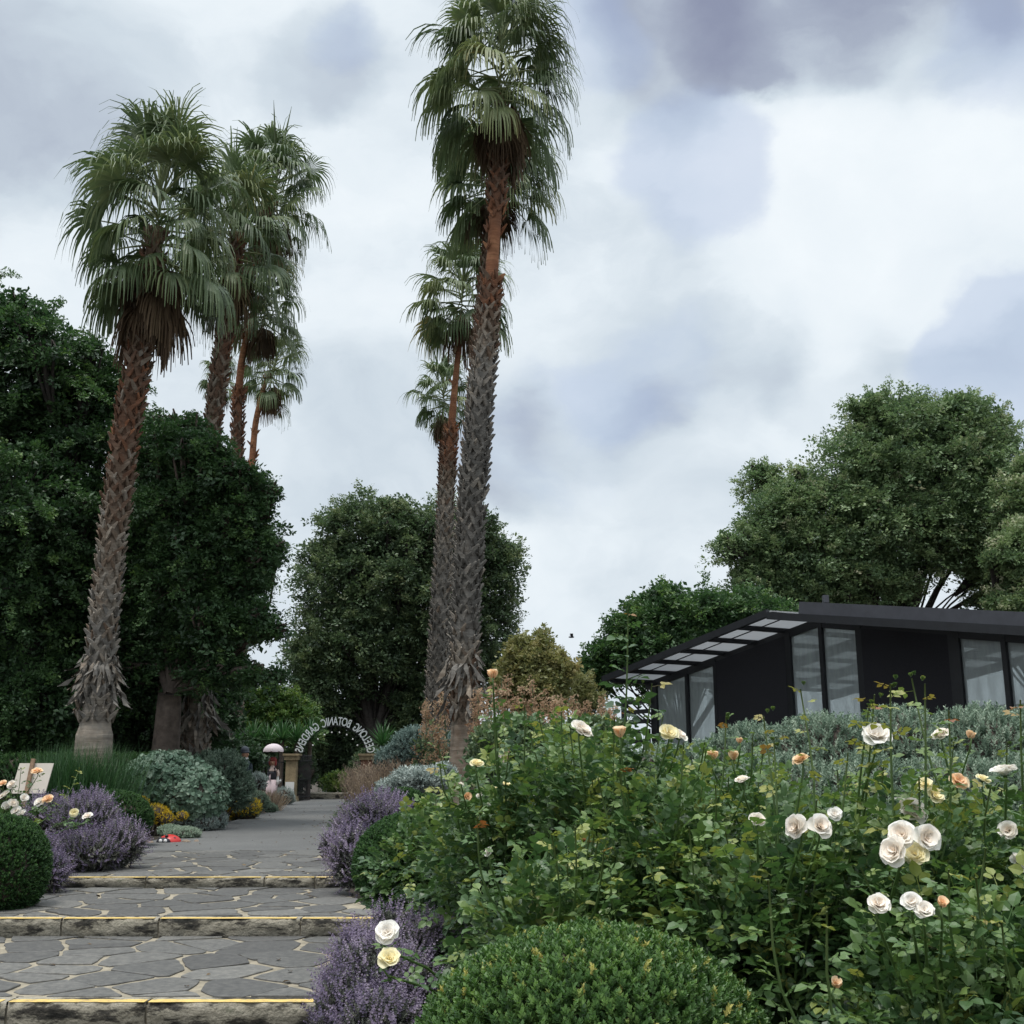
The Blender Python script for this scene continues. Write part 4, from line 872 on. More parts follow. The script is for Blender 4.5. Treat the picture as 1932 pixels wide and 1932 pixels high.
# roof: opal sheets on purlins, both slopes, overhanging the gable by a metre
for sgn in (-1, 1):
    s0, s1 = sA, (sA - 5.55 if sgn < 0 else sA + 6.3)
    nsl = 6; 
    for i in range(nsl + 1):
        s = s0 + (s1 - s0) * i / nsl; mb = MB(); beam(mb, G(s, -1.2, ztop(s) + .05), G(s, LEN, ztop(s) + .05), .10, .09); mb.build('purlin', M_black, gh)
    for i in range(nsl):
        sa, sb = s0 + (s1 - s0) * i / nsl, s0 + (s1 - s0) * (i + 1) / nsl
        mb = MB(); V = [G(sa, -1.2, ztop(sa) + .11), G(sb, -1.2, ztop(sb) + .11), G(sb, LEN, ztop(sb) + .11), G(sa, LEN, ztop(sa) + .11)]; V += [v + np.array([0, 0, .015]) for v in V]
        mb.add(V, [(0, 1, 2, 3), (7, 6, 5, 4), (0, 4, 5, 1), (1, 5, 6, 2), (2, 6, 7, 3), (3, 7, 4, 0)]); mb.build('roof_sheet', M_opal, gh)
    mb = MB(); beam(mb, G(s0, -1.26, apex + (.07 if sgn < 0 else .02)), G(s1, -1.26, ztop(s1) + (.07 if sgn < 0 else .06)), .08, .14); mb.build('barge_board', M_black, gh)
    mb = MB(); beam(mb, G(s0, .0, apex - .05), G(s1, .0, ztop(s1) - .05), .10, .16); mb.build('gable_beam', M_black, gh)
    mb = MB(); beam(mb, G(s0, -.6, apex + .085), G(s1, -.6, ztop(s1) + .085), .015, .02); mb.build('sheet_joint', M_black, gh)
    for nn_ in (2, 4, 6, 8): mb = MB(); beam(mb, G(s0, nn_, apex - .1), G(s1, nn_, ztop(s1) - .1), .1, .2); mb.build('rafter', M_black, gh)
mb = MB(); beam(mb, G(sA + .75, -.80, apex + .06), G(sA + 6.3, -.80, ztop(sA + 6.3) + .20), .8, .28); mb.build('roof_flashing', M_roofmetal, gh)
mb = MB(); 
box(mb, G(sA + .85, -.6, apex + .28), (.1, .1, .14)); mb.build('vent_motor', M_roofmetal, gh)
mb = MB(); beam(mb, G(0, LEN, .2 + 1.4), G(10.48, LEN, .2 + 1.4), .05, 2.8); mb.build('back_wall', M_opal, gh)
mb = MB(); beam(mb, G(10.5, 0, 1.7), G(10.5, LEN, 1.7), .05, 3.0); mb.build('side_wall', M_opal, gh)
for i in range(5):
    mb = MB(); z = 2.05 + i * .23; beam(mb, G(-1.1, -.1, z), G(-.1, -.1, z), .03, .10); mb.build('louvre', M_black, gh)
mb = MB(); beam(mb, G(-1.12, -.1, .2), G(-1.12, -.1, 3.1), .1, .1, up=tuple(gn)); mb.build('post', M_black, gh)
shrub('potted_foliage', 'dark plants growing inside the glasshouse', 'plants', [(G(s, 3.5, 1.1), np.array([1.2, 1.2, .8])) for s in (1, 3.2, 5.4, 7.6)], M_cent, 5000, .3, core=.7, zg=.2)

# ------------------------------------------------------------------ far and mid planting
def yucca(x, y, z, Rr, n, label, w_=.055, cat='yucca', mat=M_grass, name='yucca_plant', group='strap-leaved plants behind the fence'):
    root = thing(name, (x, y, gz(y)), label, cat, group); mb = MB()
    BLD = tmpl([[-.5, 0, 0], [.5, 0, 0], [-.6, .35, .0], [.6, .35, .0], [-.4, .7, -.05], [.4, .7, -.05], [0, 1, -.14]], [(0, 1, 3, 2), (2, 3, 5, 4), (4, 5, 6)])
    i = np.arange(n); az = i * 2.39996; el = np.radians(85 - 95 * (i / n)); d = np.stack([np.cos(el) * np.cos(az), np.cos(el) * np.sin(az), np.sin(el)], 1) + rng.normal(size=(n, 3)) * .08
    sc = Rr * rng.uniform(.8, 1.1, n); up = np.tile([0, 0, 1.], (n, 1)) + d * .2 + rng.normal(size=(n, 3)) * .1
    mb.inst(BLD, frames(d, up, np.stack([np.full(n, w_), sc, sc], 1)), np.tile([x, y, z], (n, 1)), rng.uniform(.4, 1, n)); mb.build('leaves', mat, root)
    mb = MB(); tube(mb, [(x, y, gz(y) - .1), (x, y, z)], .08, 8); mb.build('trunk', M_bark, root)
for i, px in enumerate((450, 478, 505, 532, 560, 585)):
    q = P(px, 1402 - 5 * (i % 2), 41.5 + (i % 3) * .4); yucca(q[0], q[1], q[2], .95, 70, ['yucca rosette at the left end over the fence', 'yucca rosette directly behind the man figure', 'yucca rosette above the parasol of the woman figure', 'yucca rosette between parasol and sandstone pillar', 'yucca rosette above the sandstone pillar', 'yucca rosette just inside the left foot of the letter arch'][i])
q = P(722, 1408, 41.5); yucca(q[0], q[1], q[2], 1.0, 90, 'bright yucca rosette right of the letter arch')
q = P(752, 1420, 42); yucca(q[0], q[1], q[2], .9, 70, 'second smaller yucca rosette further right of the arch')
def grass(label, px, py0, py1, wpx, Y, n, mat, bend=.35, blade=.012, cat='ornamental grass', name='grass_tuft', group=None, tint=(.5, .25), heads=None):
    b = P(px, py1, Y); t_ = P(px, py0, Y); H = t_[2] - gz(Y); wd = wpx * S(py1, Y) / 2; root = thing(name, (b[0], Y, gz(Y)), label, cat, group)
    mb = MB(); BL = tmpl([[-.5, 0, 0], [.5, 0, 0], [-.45, .4, .03], [.45, .4, .03], [-.3, .75, .10], [.3, .75, .10], [0, 1, .22]], [(0, 1, 3, 2), (2, 3, 5, 4), (4, 5, 6)])
    pos = np.stack([b[0] + rng.normal(0, .45, n) * wd, Y + rng.normal(0, .45, n) * wd, np.full(n, gz(Y))], 1)
    d = np.stack([(pos[:, 0] - b[0]) / max(wd, .01) * bend * .8, (pos[:, 1] - Y) / max(wd, .01) * bend * .8, np.ones(n)], 1) + rng.normal(size=(n, 3)) * bend * .35
    sc = H * rng.uniform(.65, 1.08, n); mb.inst(BL, frames(d, rdir(n) * [1, 1, .2], np.stack([np.full(n, blade), sc, sc], 1)), pos, np.clip(rng.normal(*tint, n), 0, 1))
    mb.build('blades', mat, root)
    if heads:
        m, hm = heads; mb = MB(); k = rng.integers(0, n, m); pp = pos[k] + nrm(d[k]) * sc[k][:, None] * rng.uniform(.75, 1, m)[:, None]
        mb.inst(CL[0], frames(d[k], rdir(m), np.stack([np.full(m, .05), np.full(m, .16), np.full(m, .05)], 1)), pp, rng.uniform(0, 1, m)); mb.build('seed_heads', hm, root)
    return root
GBX = 'clipped box domes'
# left side, front to back
shrub('box_dome', 'clipped dark box dome cut by the left edge beside the second step', 'box shrub', lobes_px([(0, 1640, 88, 98)], 11.5), M_boxfar, 9000, .055, zg=0, group=GBX, shell=.12, core=.93)
shrub('box_dome', 'clipped box dome right of the purple catmint on the left', 'box shrub', lobes_px([(212, 1546, 74, 52)], 18.2), M_boxfar, 7000, .065, zg=.2, group=GBX, shell=.12, core=.92)
def catmint(label, lobes, n, zg, size=.2, dens=1., core=.6, tp=.45):
    root = thing('catmint_clump', (lobes[0][0][0], lobes[0][0][1], zg), label, 'catmint', 'purple catmint clumps')
    p, nn, idx = sample(lobes, n, .5, .25); k = (p[:, 2] > zg); p, nn = p[k], nn[k]; m = len(p)
    d = nn * .75 + rdir(m) * .6 + np.array([0, 0, .55]); sc = size * rng.uniform(.6, 1.35, m)
    pur = rng.random(m) < tp
    gp = MB(); gp.inst(MINT, frames(d[~pur], rdir((~pur).sum()), sc[~pur] * 1.1), p[~pur] - nrm(d[~pur]) * .1, rng.uniform(0, 1, (~pur).sum())); 
    gp.inst(SPR2, frames(d, rdir(m), sc * .7), p - nrm(d) * (sc * .5)[:, None], rng.uniform(0, .8, m)); gp.build('foliage', M_mint, root)
    pp = MB(); f = np.sin(p[:, 0] * 3.1 + p[:, 2] * 4) * .25; pp.inst(MINT, frames(d[pur], rdir(pur.sum()), np.stack([sc[pur] * 1.0, sc[pur], sc[pur] * 1.0], 1)), p[pur], np.clip(rng.normal(.5, .25, pur.sum()) + f[pur], 0, 1)); pp.build('flower_spikes', M_purple, root)
    if core:
        c = MB()
        for cc, r in lobes: blob(c, cc, r * core, 10, 7, lump=.15)
        for cc, r in lobes[1:]: tube(c, [lobes[0][0] - [0, 0, lobes[0][1][2] * .3], cc], .03, 5)
        c.build('stems', M_twig, root)
catmint('large purple catmint clump left of the path between the two left box domes', lobes_px([(160, 1560, 60, 50, .3), (95, 1545, 55, 35, .8), (225, 1595, 48, 38, 0), (160, 1610, 70, 34, -.3), (170, 1540, 40, 40, .5)], 14.4), 6500, .15, .17)
catmint('small purple catmint clump beside the left box dome at the third step', lobes_px([(98, 1650, 26, 32), (80, 1610, 25, 25, .4)], 12.7), 1500, .1, .16)
catmint('purple catmint clump right of the path at the third step', lobes_px([(700, 1560, 42, 50, .5), (665, 1620, 38, 50), (735, 1545, 40, 34, 1.), (690, 1650, 30, 28, 0)], 12.6), 5500, .1, .18)
catmint('low straggling catmint along the right path edge beyond the third step', lobes_px([(628, 1592, 18, 20), (646, 1567, 16, 22, 1.5), (660, 1545, 18, 20, 3)], 15.5), 1500, .2, .15, core=.4, tp=.35)
shrub('edging_plant', 'dark green low edging plants along the right path edge toward the gate', 'ground plant', lobes_px([(638, 1562, 16, 20, 1), (646, 1547, 16, 18, 4), (656, 1533, 14, 16, 8), (664, 1522, 12, 12, 14), (628, 1590, 18, 18, -.5)], 18), M_cent, 2600, .12, SPR2, .4, .5, .6, .2, .8, None, False, (.4, .25))
catmint('nearest purple catmint clump spilling over the bottom step', lobes_px([(690, 1870, 78, 90), (650, 1920, 60, 80, -.2), (770, 1880, 60, 80, .2), (680, 1800, 50, 40, .3), (800, 1800, 60, 60, .8), (720, 1960, 90, 80, -.4)], 5.8), 7500, -.2, .11, core=.55, tp=.38)
catmint('few catmint stems under the rose beside the second box dome', lobes_px([(740, 1745, 40, 22), (820, 1790, 50, 40, -.3), (905, 1800, 40, 40)], 7.), 900, 0, .13, core=.4)
shrub('hedge', 'low clipped green hedge running behind the cream sign board', 'hedge', lobes_px([(x, 1455, 50, 32) for x in range(-60, 260, 45)], 23), M_boxfar, 8000, .13, zg=.2, core=.85)
grass('tall fine dark green rush tuft at the foot of the nearest left palm', 160, 1405, 1500, 150, 20.6, 2600, M_grass, .22, .014)
grass('second rush tuft overlapping the first beside the sign board', 112, 1420, 1500, 90, 20.2, 1300, M_grass, .2, .013)
shrub('sage_mound', 'big silvery mound of large felted sage leaves left of the path', 'sage shrub', lobes_px([(315, 1480, 80, 56), (370, 1502, 55, 50, -.3), (270, 1485, 45, 48, 0)], 22.8), M_sage, 2300, .2, SAGE, .18, .2, .5, .2, .9, None, True, (.5, .25))
shrub('silver_shrub', 'loose grey-green shrub behind the sage mound beside the man figure', 'shrub', lobes_px([(425, 1460, 42, 42), (395, 1445, 35, 25, 1), (450, 1490, 30, 35)], 25), M_salt, 2600, .2, SPR2, .4, .6, .5, .2, .6, None, True, (.35, .25))
shrub('silver_groundcover', 'pale silver low plant along the path edge under the sage mound', 'ground plant', lobes_px([(385, 1553, 28, 13), (415, 1548, 14, 16, .3), (350, 1550, 30, 13)], 22.3), M_dusty, 2000, .09, SPR2, .3, .5, .6, .2, .8, None, True, (.3, .25))
shrub('silver_groundcover', 'grey fluffy cushion plant right behind the ladybird ornament', 'ground plant', lobes_px([(345, 1573, 34, 11), (320, 1568, 22, 10, .3)], 20.2), M_salt, 1700, .09, SPR2, .3, .5, .6, .2, .8, None, True, (.8, .2))
shrub('yellow_flowers', 'bright yellow flowering mat between box dome and sage mound', 'flower plant', lobes_px([(290, 1535, 30, 18), (268, 1520, 14, 18), (308, 1545, 20, 16), (343, 1540, 12, 9), (270, 1560, 16, 12)], 21.8), M_yellow, 1500, .06, SPR2, .15, .5, .8, .2, .85, None, True, (.45, .25))
shrub('yellow_daisy_bush', 'rounded bush of small yellow daisies at the path edge', 'flower bush', lobes_px([(460, 1522, 34, 20), (435, 1530, 18, 18)], 27.), M_yellow, 900, .075, SPR2, .12, .5, .8, .2, .0, None, True, (.4, .25))
shrub('green_cushion', 'green foliage cushion under the yellow daisies', 'ground plant', lobes_px([(456, 1530, 36, 20)], 27.1), M_cent, 900, .10, SPR2, .3, .5, .6, .2, .9, None, True, (.4, .25))
shrub('green_cushion', 'grey-green feathery cushion behind the yellow daisy bush', 'ground plant', lobes_px([(482, 1512, 26, 18), (505, 1526, 20, 9, 1), (462, 1498, 24, 16, 1)], 29.5), M_salt, 2000, .13, SPR2, .4, .5, .6, .2, .8, None, True, (.4, .25))
grass('tan feathery grass tuft in front of the woman figure', 500, 1488, 1528, 44, 31.5, 700, M_tan, .6, .02, tint=(.7, .2))
shrub('silver_groundcover', 'silver plant at the foot of the sandstone gate pillar', 'ground plant', lobes_px([(535, 1500, 20, 14), (545, 1508, 12, 9)], 36), M_dusty, 600, .14, SPR2, .4, .5, .6, .2, .8, None, True, (.5, .25))
shrub('silver_groundcover', 'whitish plant between the man figure and the woman figure', 'ground plant', lobes_px([(485, 1475, 20, 16)], 33), M_dusty, 600, .14, SPR2, .4, .5, .6, .2, .8, None, True, (.6, .25))
# right of the path, far to near
grass('brown feathery grass at the right side of the gateway', 676, 1455, 1515, 36, 34, 600, M_tan, .35, .014, tint=(.4, .25), heads=(500, M_tan))
grass('reddish-tan grass clump in front of the brick pillar', 705, 1452, 1515, 50, 28, 800, M_tan, .35, .012, tint=(.5, .25), heads=(700, M_tan))
grass('tan grass clump below the blue-grey shrub', 745, 1440, 1500, 70, 25, 900, M_tan, .35, .012, tint=(.5, .25), heads=(700, M_tan))
shrub('artemisia_shrub', 'blue-grey rounded shrub left of the right-hand palm trunks', 'shrub', lobes_px([(785, 1412, 48, 38), (750, 1432, 40, 26), (830, 1420, 45, 40, .5)], 25.5), M_arte, 4200, .2, SPR2, .35, .6, .5, .2, .75, None, True, (.5, .25))
shrub('dusty_miller', 'bright silver-white cut-leaf plant in front of the blue-grey shrub', 'silver plant', lobes_px([(790, 1475, 55, 22), (740, 1490, 30, 14), (835, 1465, 25, 20, .5)], 18.5), M_dusty, 1500, .2, SPR2, .3, .7, .6, .2, .8, None, True, (.4, .25))
shrub('dusty_miller', 'silver cut-leaf plant right of the tallest palm foot', 'silver plant', lobes_px([(950, 1450, 28, 30)], 17), M_dusty, 600, .2, SPR2, .3, .7, .6, .2, .8, None, True, (.3, .25))
shrub('box_dome', 'small far box dome beyond the right catmint', 'box shrub', lobes_px([(760, 1515, 42, 26)], 15.5), M_boxfar, 3200, .06, zg=.2, group=GBX, shell=.12, core=.92)
def plume(label, px, py, wpx, hpx, Y, n):
    b = P(px, py, Y); root = thing('plume_poppy', (b[0], Y, gz(Y)), label, 'plume plant', 'orange-brown feathery plumes'); mb = MB(); g = MB(); s = S(py, Y)
    for i in range(n):
        x = b[0] + rng.uniform(-1, 1) * wpx / 2 * s; y = Y + rng.uniform(-.5, .5); zt = b[2] + rng.uniform(-.8, .5) * hpx * s
        top = np.array([x + rng.normal(0, .08), y, zt]); tube(g, spline([(x, y, gz(Y)), (x + rng.normal(0, .06), y, zt * .6), top], 5), np.linspace(.012, .004, 5), 4)
        k = 16; f = rng.random(k); hh = hpx * s * .55 + .2; pos = top + np.stack([rng.normal(0, .07, k) * (.3 + f), rng.normal(0, .07, k) * (.3 + f), -f * hh], 1)
        mb.inst(CL[1], frames(rdir(k) + [0, 0, 1.2], rdir(k), np.full(k, .13)), pos, np.clip(rng.normal(.5, .25, k), 0, 1))
        k = 9; f = rng.random(k); pos = np.stack([x + rng.normal(0, .12, k), y + rng.normal(0, .12, k), gz(Y) + f * (zt - hh - gz(Y))], 1)
        g.inst(CL[2], frames(rdir(k) + [0, 0, .3], rdir(k), np.full(k, .3)), pos, rng.random(k))
    mb.build('plumes', M_plume, root); g.build('stems', M_cent, root)
plume('orange-brown plumes just left of the tallest palm trunk', 820, 1340, 50, 90, 24.5, 16)
plume('orange-brown plumes right of the tallest palm trunk below the golden tree', 960, 1325, 120, 90, 20, 32)
plume('rusty plumes between the golden tree and the glasshouse', 1080, 1345, 160, 70, 19, 34)
shrub('garden_shrub', 'green leafy shrub mass under the orange-brown plumes', 'shrub', lobes_px([(980, 1400, 60, 40), (1120, 1395, 60, 34), (1050, 1415, 70, 40), (1070, 1440, 120, 50), (930, 1420, 40, 50)], 17), M_cent, 4200, .26, SPR, .75, .5, .8, .2, .55)
shrub('saltbush_hedge', 'wide silvery grey-green saltbush mass in front of the glasshouse', 'silver shrub', lobes_px([(1420, 1465, 110, 95, .6), (1560, 1450, 120, 100), (1700, 1440, 120, 100), (1850, 1435, 120, 100), (1960, 1440, 100, 100), (1480, 1540, 130, 110, -.6), (1640, 1540, 130, 110, -.8), (1800, 1540, 140, 110, -.8), (1940, 1540, 120, 110, -.8), (1330, 1490, 90, 85, .6), (1250, 1480, 80, 70, 1)], 9.8), M_salt, 26000, .12, SPR2, .25, .8, .5, .05, .85, None, True, (.42, .28), lump=.12)

# ------------------------------------------------------------------ box domes in front
shrub('box_dome', 'clipped box dome right of the path behind the near rose leaves', 'box shrub', lobes_px([(785, 1632, 118, 96)], 10.), M_boxfar, 15000, .05, zg=-.05, group=GBX, shell=.10, core=.94)
shrub('box_dome', 'nearest big bright green box dome at the bottom of the photo', 'box shrub', lobes_px([(1120, 2022, 345, 252)], 4.5, 1.0), M_box, 17000, .062, SPR, .12, .8, .5, -.2, .9, GBX, True, (.45, .22), lump=.07)

# ------------------------------------------------------------------ roses
PET = None
def petal_t():
    n = 5; V = []; F = []
    for i in range(n):
        for j in range(n):
            u = (i / (n - 1) - .5) * 2; v = j / (n - 1); w_ = (.25 + .75 * math.sin(min(v * 1.25, 1) * math.pi / 2)) * (1 - .25 * max(0, v - .7) / .3 * u * u)
            V.append([u * w_ * .62, v - .10 * u * u * v, .34 * u * u * w_ + .38 * v * v * (1 - v * .9) * 1.2 - (.10 * v ** 4) + .03 * math.sin(5 * u + 2) * v])
    for i in range(n - 1):
        for j in range(n - 1): F.append((i * n + j, (i + 1) * n + j, (i + 1) * n + j + 1, i * n + j + 1))
    return tmpl(V, F)
PET = petal_t()
def bloom(root, c, rad, axis, kind='cream', full=1.):
    axis = np.array(axis, float); axis /= np.linalg.norm(axis); a1 = np.cross(axis, [.3, .2, 1]); a1 /= np.linalg.norm(a1); a2 = np.cross(axis, a1); mb = MB()
    mat = {'cream': M_petal, 'peach': M_peach, 'lemon': M_lemon, 'white': M_petal, 'green': M_rose}[kind]; bt = {'cream': .86, 'white': 1.0, 'green': .72, 'lemon': .75}.get(kind, .5)
    rings = [(6, 22, 1.0, 1), (6, 42, .92, .9), (6, 58, .80, .7), (5, 70, .66, .5), (5, 80, .5, .3), (4, 86, .36, .2)] if full > .6 else [(5, 66, 1., .5), (4, 76, .85, .4), (3, 86, .7, .3)]
    for ri, (k, el, s, _) in enumerate(rings):
        az = 2 * math.pi * (np.arange(k) + .37 * ri * k / 2) / k + rng.normal(0, .12, k); e_ = np.radians(el + rng.normal(0, 7, k))
        o = np.cos(az)[:, None] * a1 + np.sin(az)[:, None] * a2; d = np.cos(e_)[:, None] * o + np.sin(e_)[:, None] * axis
        up = axis[None] * np.cos(e_)[:, None] - o * np.sin(e_)[:, None]
        M = frames(d, up, rad * s * 1.12 * rng.uniform(.88, 1.1, k) * (1 if full > .6 else 1.5)); 
        mb.inst(PET, M, np.tile(c - axis * rad * .35, (k, 1)), np.clip(bt - .085 * ri + rng.normal(0, .08, k), 0, 1))
    ob = mb.build('rose_bloom' if full > .6 else 'rose_bud', mat, root, True)
    sb = MB(); tube(sb, [c - axis * rad * .62, c - axis * rad * .42, c - axis * rad * .25], [.004, rad * .18, rad * .12], 7)
    k = 5; az = 2 * math.pi * np.arange(k) / k; d = np.cos(az)[:, None] * a1 + np.sin(az)[:, None] * a2 + axis * (.2 if full > .6 else 1.4)
    sb.inst(LF, frames(d, np.tile(axis, (k, 1)), np.stack([np.full(k, rad * .5), np.full(k, rad * .75), np.full(k, rad * .6)], 1)), np.tile(c - axis * rad * .42, (k, 1)), np.full(k, .6)); sb.build('sepals', M_rose, ob)
def leaves_on(fb, path, step, size, tint, red=False):
    L_ = np.concatenate([[0], np.cumsum(np.linalg.norm(np.diff(path, axis=0), axis=1))]); hh = step * .5; i = 0
    while hh < L_[-1]:
        p = np.array([np.interp(hh, L_, path[:, q]) for q in range(3)]); az = i * 2.4 + rng.normal(0, .4); d = np.array([[math.cos(az), math.sin(az), rng.uniform(-.1, .7)]]); f = hh / L_[-1]
        t_ = np.clip(tint + .25 * (f - .5) + rng.normal(0, .07), 0, .9)
        if red and f > .9 and rng.random() < .6: t_ = rng.uniform(.86, .98)
        s_ = size * rng.uniform(.75, 1.2) * (1.1 - .45 * f * f); fb.inst(ROSE[int(rng.integers(4))], frames(d, np.array([[rng.normal(0, .3), rng.normal(0, .3), 1]]), np.array([s_])), p[None], np.array([t_])); hh += step * rng.uniform(.7, 1.3); i += 1
GR = 'cream rose bushes right of the path'
def rose_bush(label, x, y, r, zt, n, blooms=(), shoots=(), zg=-.1, size=.128, tint=(.54, .16), low=.25, canes=9):
    root = thing('rose_bush', (x, y, zg), label, 'rose bush', GR); fb = MB(); cb = MB()
    zc = (zt + low) / 2; H = (zt - low) / 2; lob = [(np.array([x, y, zc]), np.array([r, r, H])), (np.array([x + .3 * r, y, zc + .25 * H]), np.array([r * .7, r * .7, H * .7])), (np.array([x - .35 * r, y + .2 * r, zc - .2 * H]), np.array([r * .75, r * .75, H * .8]))]
    n = int(n * 1.45); p, nn, _ = sample(lob, n, .75, .1); d = nn * .9 + rdir(n) * .6 + np.array([0, 0, .1]); up = np.array([0, 0, 1]) + nn * .5 + rdir(n) * .45
    zrel = (p[:, 2] - low) / (zt - low)
    T = np.clip(rng.normal(tint[0], tint[1], n) + .14 * (zrel - .5) + (rng.random(n) < .05) * .25, 0, .86); sc = size * rng.uniform(.7, 1.25, n)  # lower leaves darkened to stand for shade, upper ones lighter as new growth
    for k in range(4):
        q = np.arange(n) % 4 == k; fb.inst(ROSE[k], frames(d[q], up[q], sc[q]), p[q], T[q])
    for k in range(canes):
        a_ = rng.uniform(0, 6.28); rr = r * rng.uniform(.3, .95); e_ = np.array([x + rr * math.cos(a_), y + rr * math.sin(a_), zt - (zt - low) * rng.uniform(-.12, .25)])
        path = spline([(x + .06 * math.cos(a_), y + .06 * math.sin(a_), zg), (x + .5 * rr * math.cos(a_), y + .5 * rr * math.sin(a_), zg + (zt - zg) * .55), e_], 8); tube(cb, path, np.linspace(.009, .0035, 8), 5, np.linspace(.2, .6, 8)); leaves_on(fb, path[4:], .05, size * .85, tint[0] + .15, rng.random() < .4)
    for sh in shoots:
        px, py, Y = sh[:3]; e_ = P(px, py, Y); bx = np.array([x + (e_[0] - x) * .35, y + (Y - y) * .35, zt - .5])
        path = spline([(x, y, zg), bx, (e_ + bx) / 2 + [(e_[0] - x) * .22 + rng.normal(0, .02), 0, 0.02], e_], 12); tube(cb, path, np.linspace(.010, .003, 12), 6, np.linspace(.3, .6, 12)); leaves_on(fb, path[4:], .055, size * (sh[4] if len(sh) > 4 else .9), sh[3] if len(sh) > 3 else .66, True)
        for k in range(3): 
            if rng.random() < .6: bloom(root, e_ + rng.normal(size=3) * [.025, .02, .02], .010, (rng.normal(0, .2), 0, 1), 'green', .3)
    for px, py, rp, Y, kind in blooms:
        c = P(px, py, Y); rad = rp * S(py, Y); ax = np.array([rng.normal(0, .4), -.55 + rng.normal(0, .3), .8])
        if kind[-1] == 'b': ax = np.array([rng.normal(0, .15), -.1, 1.])
        if py > 1500: ax = np.array([rng.normal(0, .45), -.75, .55 + rng.normal(0, .25)])
        st0 = c - ax / np.linalg.norm(ax) * rad * .5; bx = np.array([c[0] + (x - c[0]) * .35, c[1] + (y - c[1]) * .5 + .1, c[2] - max(.12, (c[2] - zg) * .3)])
        path = spline([(x, y, zg), bx, st0 - [0, 0, .05], st0], 10); tube(cb, path, np.linspace(.008, .003, 10), 5, .5); leaves_on(fb, path[4:8], .07, size * .8, .6)
        bloom(root, c, rad, ax, kind.rstrip('b'), .3 if kind[-1] == 'b' else 1.)
    fb.build('foliage', M_rose, root); cb.build('canes', M_cane, root, True)
    return root
Z = 1.2
rose_bush('near rose bush at the right edge with a cream pair of blooms low down', 1.72, 4.2, .50, 1.12, 760, [(1657, 1706, 22, 3.75, 'cream'), (1720, 1702, 18, 3.72, 'white'), (1744, 1718, 20, 3.7, 'white'), (1777, 1707, 11, 3.7, 'peachb'), (1577, 1859, 11, 3.7, 'peachb')], [(1790, 1640, 3.8, .55), (1860, 1600, 3.9, .6)])
rose_bush('near rose bush carrying the dense cluster of four blush blooms', 1.62, 4.75, .45, 1.38, 700, [(1700, 1575, 27, 4.2, 'cream'), (1748, 1582, 27, 4.25, 'cream'), (1686, 1606, 29, 4.15, 'cream'), (1727, 1612, 22, 4.25, 'lemon'), (1722, 1530, 28, 4.6, 'cream'), (1745, 1480, 15, 4.8, 'lemon'), (1765, 1500, 17, 4.8, 'lemon')], [(1680, 1290, 4.5, .82, 1.0), (1745, 1290, 4.5, .66, 1.), (1790, 1340, 4.6, .78)])
rose_bush('rose bush with a touching pair of cream blooms left of the cluster of four', 1.12, 4.9, .46, 1.33, 720, [(1503, 1560, 24, 4.4, 'cream'), (1548, 1559, 22, 4.42, 'cream'), (1575, 1535, 13, 4.6, 'white'), (1430, 1547, 15, 4.8, 'cream'), (1510, 1433, 16, 5., 'peach')], [(1510, 1300, 5., .8, .8), (1460, 1390, 4.9, .78), (1600, 1420, 4.8, .75), (1440, 1350, 5, .6, .8)])
rose_bush('rose bush at the right edge with a large white bloom near its top', 2.3, 5., .5, 1.42, 760, [(1895, 1455, 24, 4.7, 'white'), (1902, 1567, 18, 4.7, 'cream'), (1925, 1628, 20, 4.5, 'white'), (1810, 1474, 17, 4.9, 'peach'), (1855, 1470, 13, 4.9, 'lemon'), (1775, 1386, 17, 5., 'cream')], [(1720, 1280, 5.0, .7), (1925, 1320, 4.6, .55, 1.1), (1870, 1480, 4.5, .7)])
rose_bush('rose bush in the middle topped by one white bloom against the saltbush', 1.6, 5.6, .48, 1.45, 600, [(1652, 1388, 27, 5., 'white'), (1700, 1520, 16, 5.1, 'cream'), (1385, 1430, 10, 5.4, 'peachb'), (1345, 1430, 11, 5.5, 'peachb')], [(1650, 1310, 5.0, .85, 1.), (1640, 1330, 5., .82, 1.)])
rose_bush('rose bush between box dome and saltbush without large blooms', .72, 5.5, .5, 1.48, 850, [(1400, 1472, 14, 5.3, 'cream'), (1170, 1387, 13, 5.3, 'peachb')], [(1290, 1400, 5.3, .65), (1370, 1350, 5.4, .7), (1350, 1480, 5., .75)])
rose_bush('rose bush with a peachy full bloom and a very tall leafy cane', .5, 6.2, .6, 1.72, 1050, [(1098, 1377, 21, 5.6, 'cream'), (1262, 1383, 19, 5.7, 'lemon'), (1282, 1388, 15, 5.75, 'cream')], [(1185, 1145, 5.7, .45, 1.25), (1230, 1290, 5.8, .5, 1.1), (1060, 1330, 5.9, .6, 1.0), (1000, 1380, 5.9, .6), (1330, 1400, 5.8, .65)])
rose_bush('leftmost near rose bush with two blooms hanging over the catmint', .2, 5.25, .44, 1.18, 820, [(730, 1760, 23, 4.5, 'white'), (734, 1808, 21, 4.45, 'lemon'), (922, 1607, 10, 5., 'white')], [(1040, 1570, 4.7, .75), (1085, 1560, 4.7, .78), (900, 1540, 4.9, .6), (1140, 1600, 4.6, .6)], low=.1)
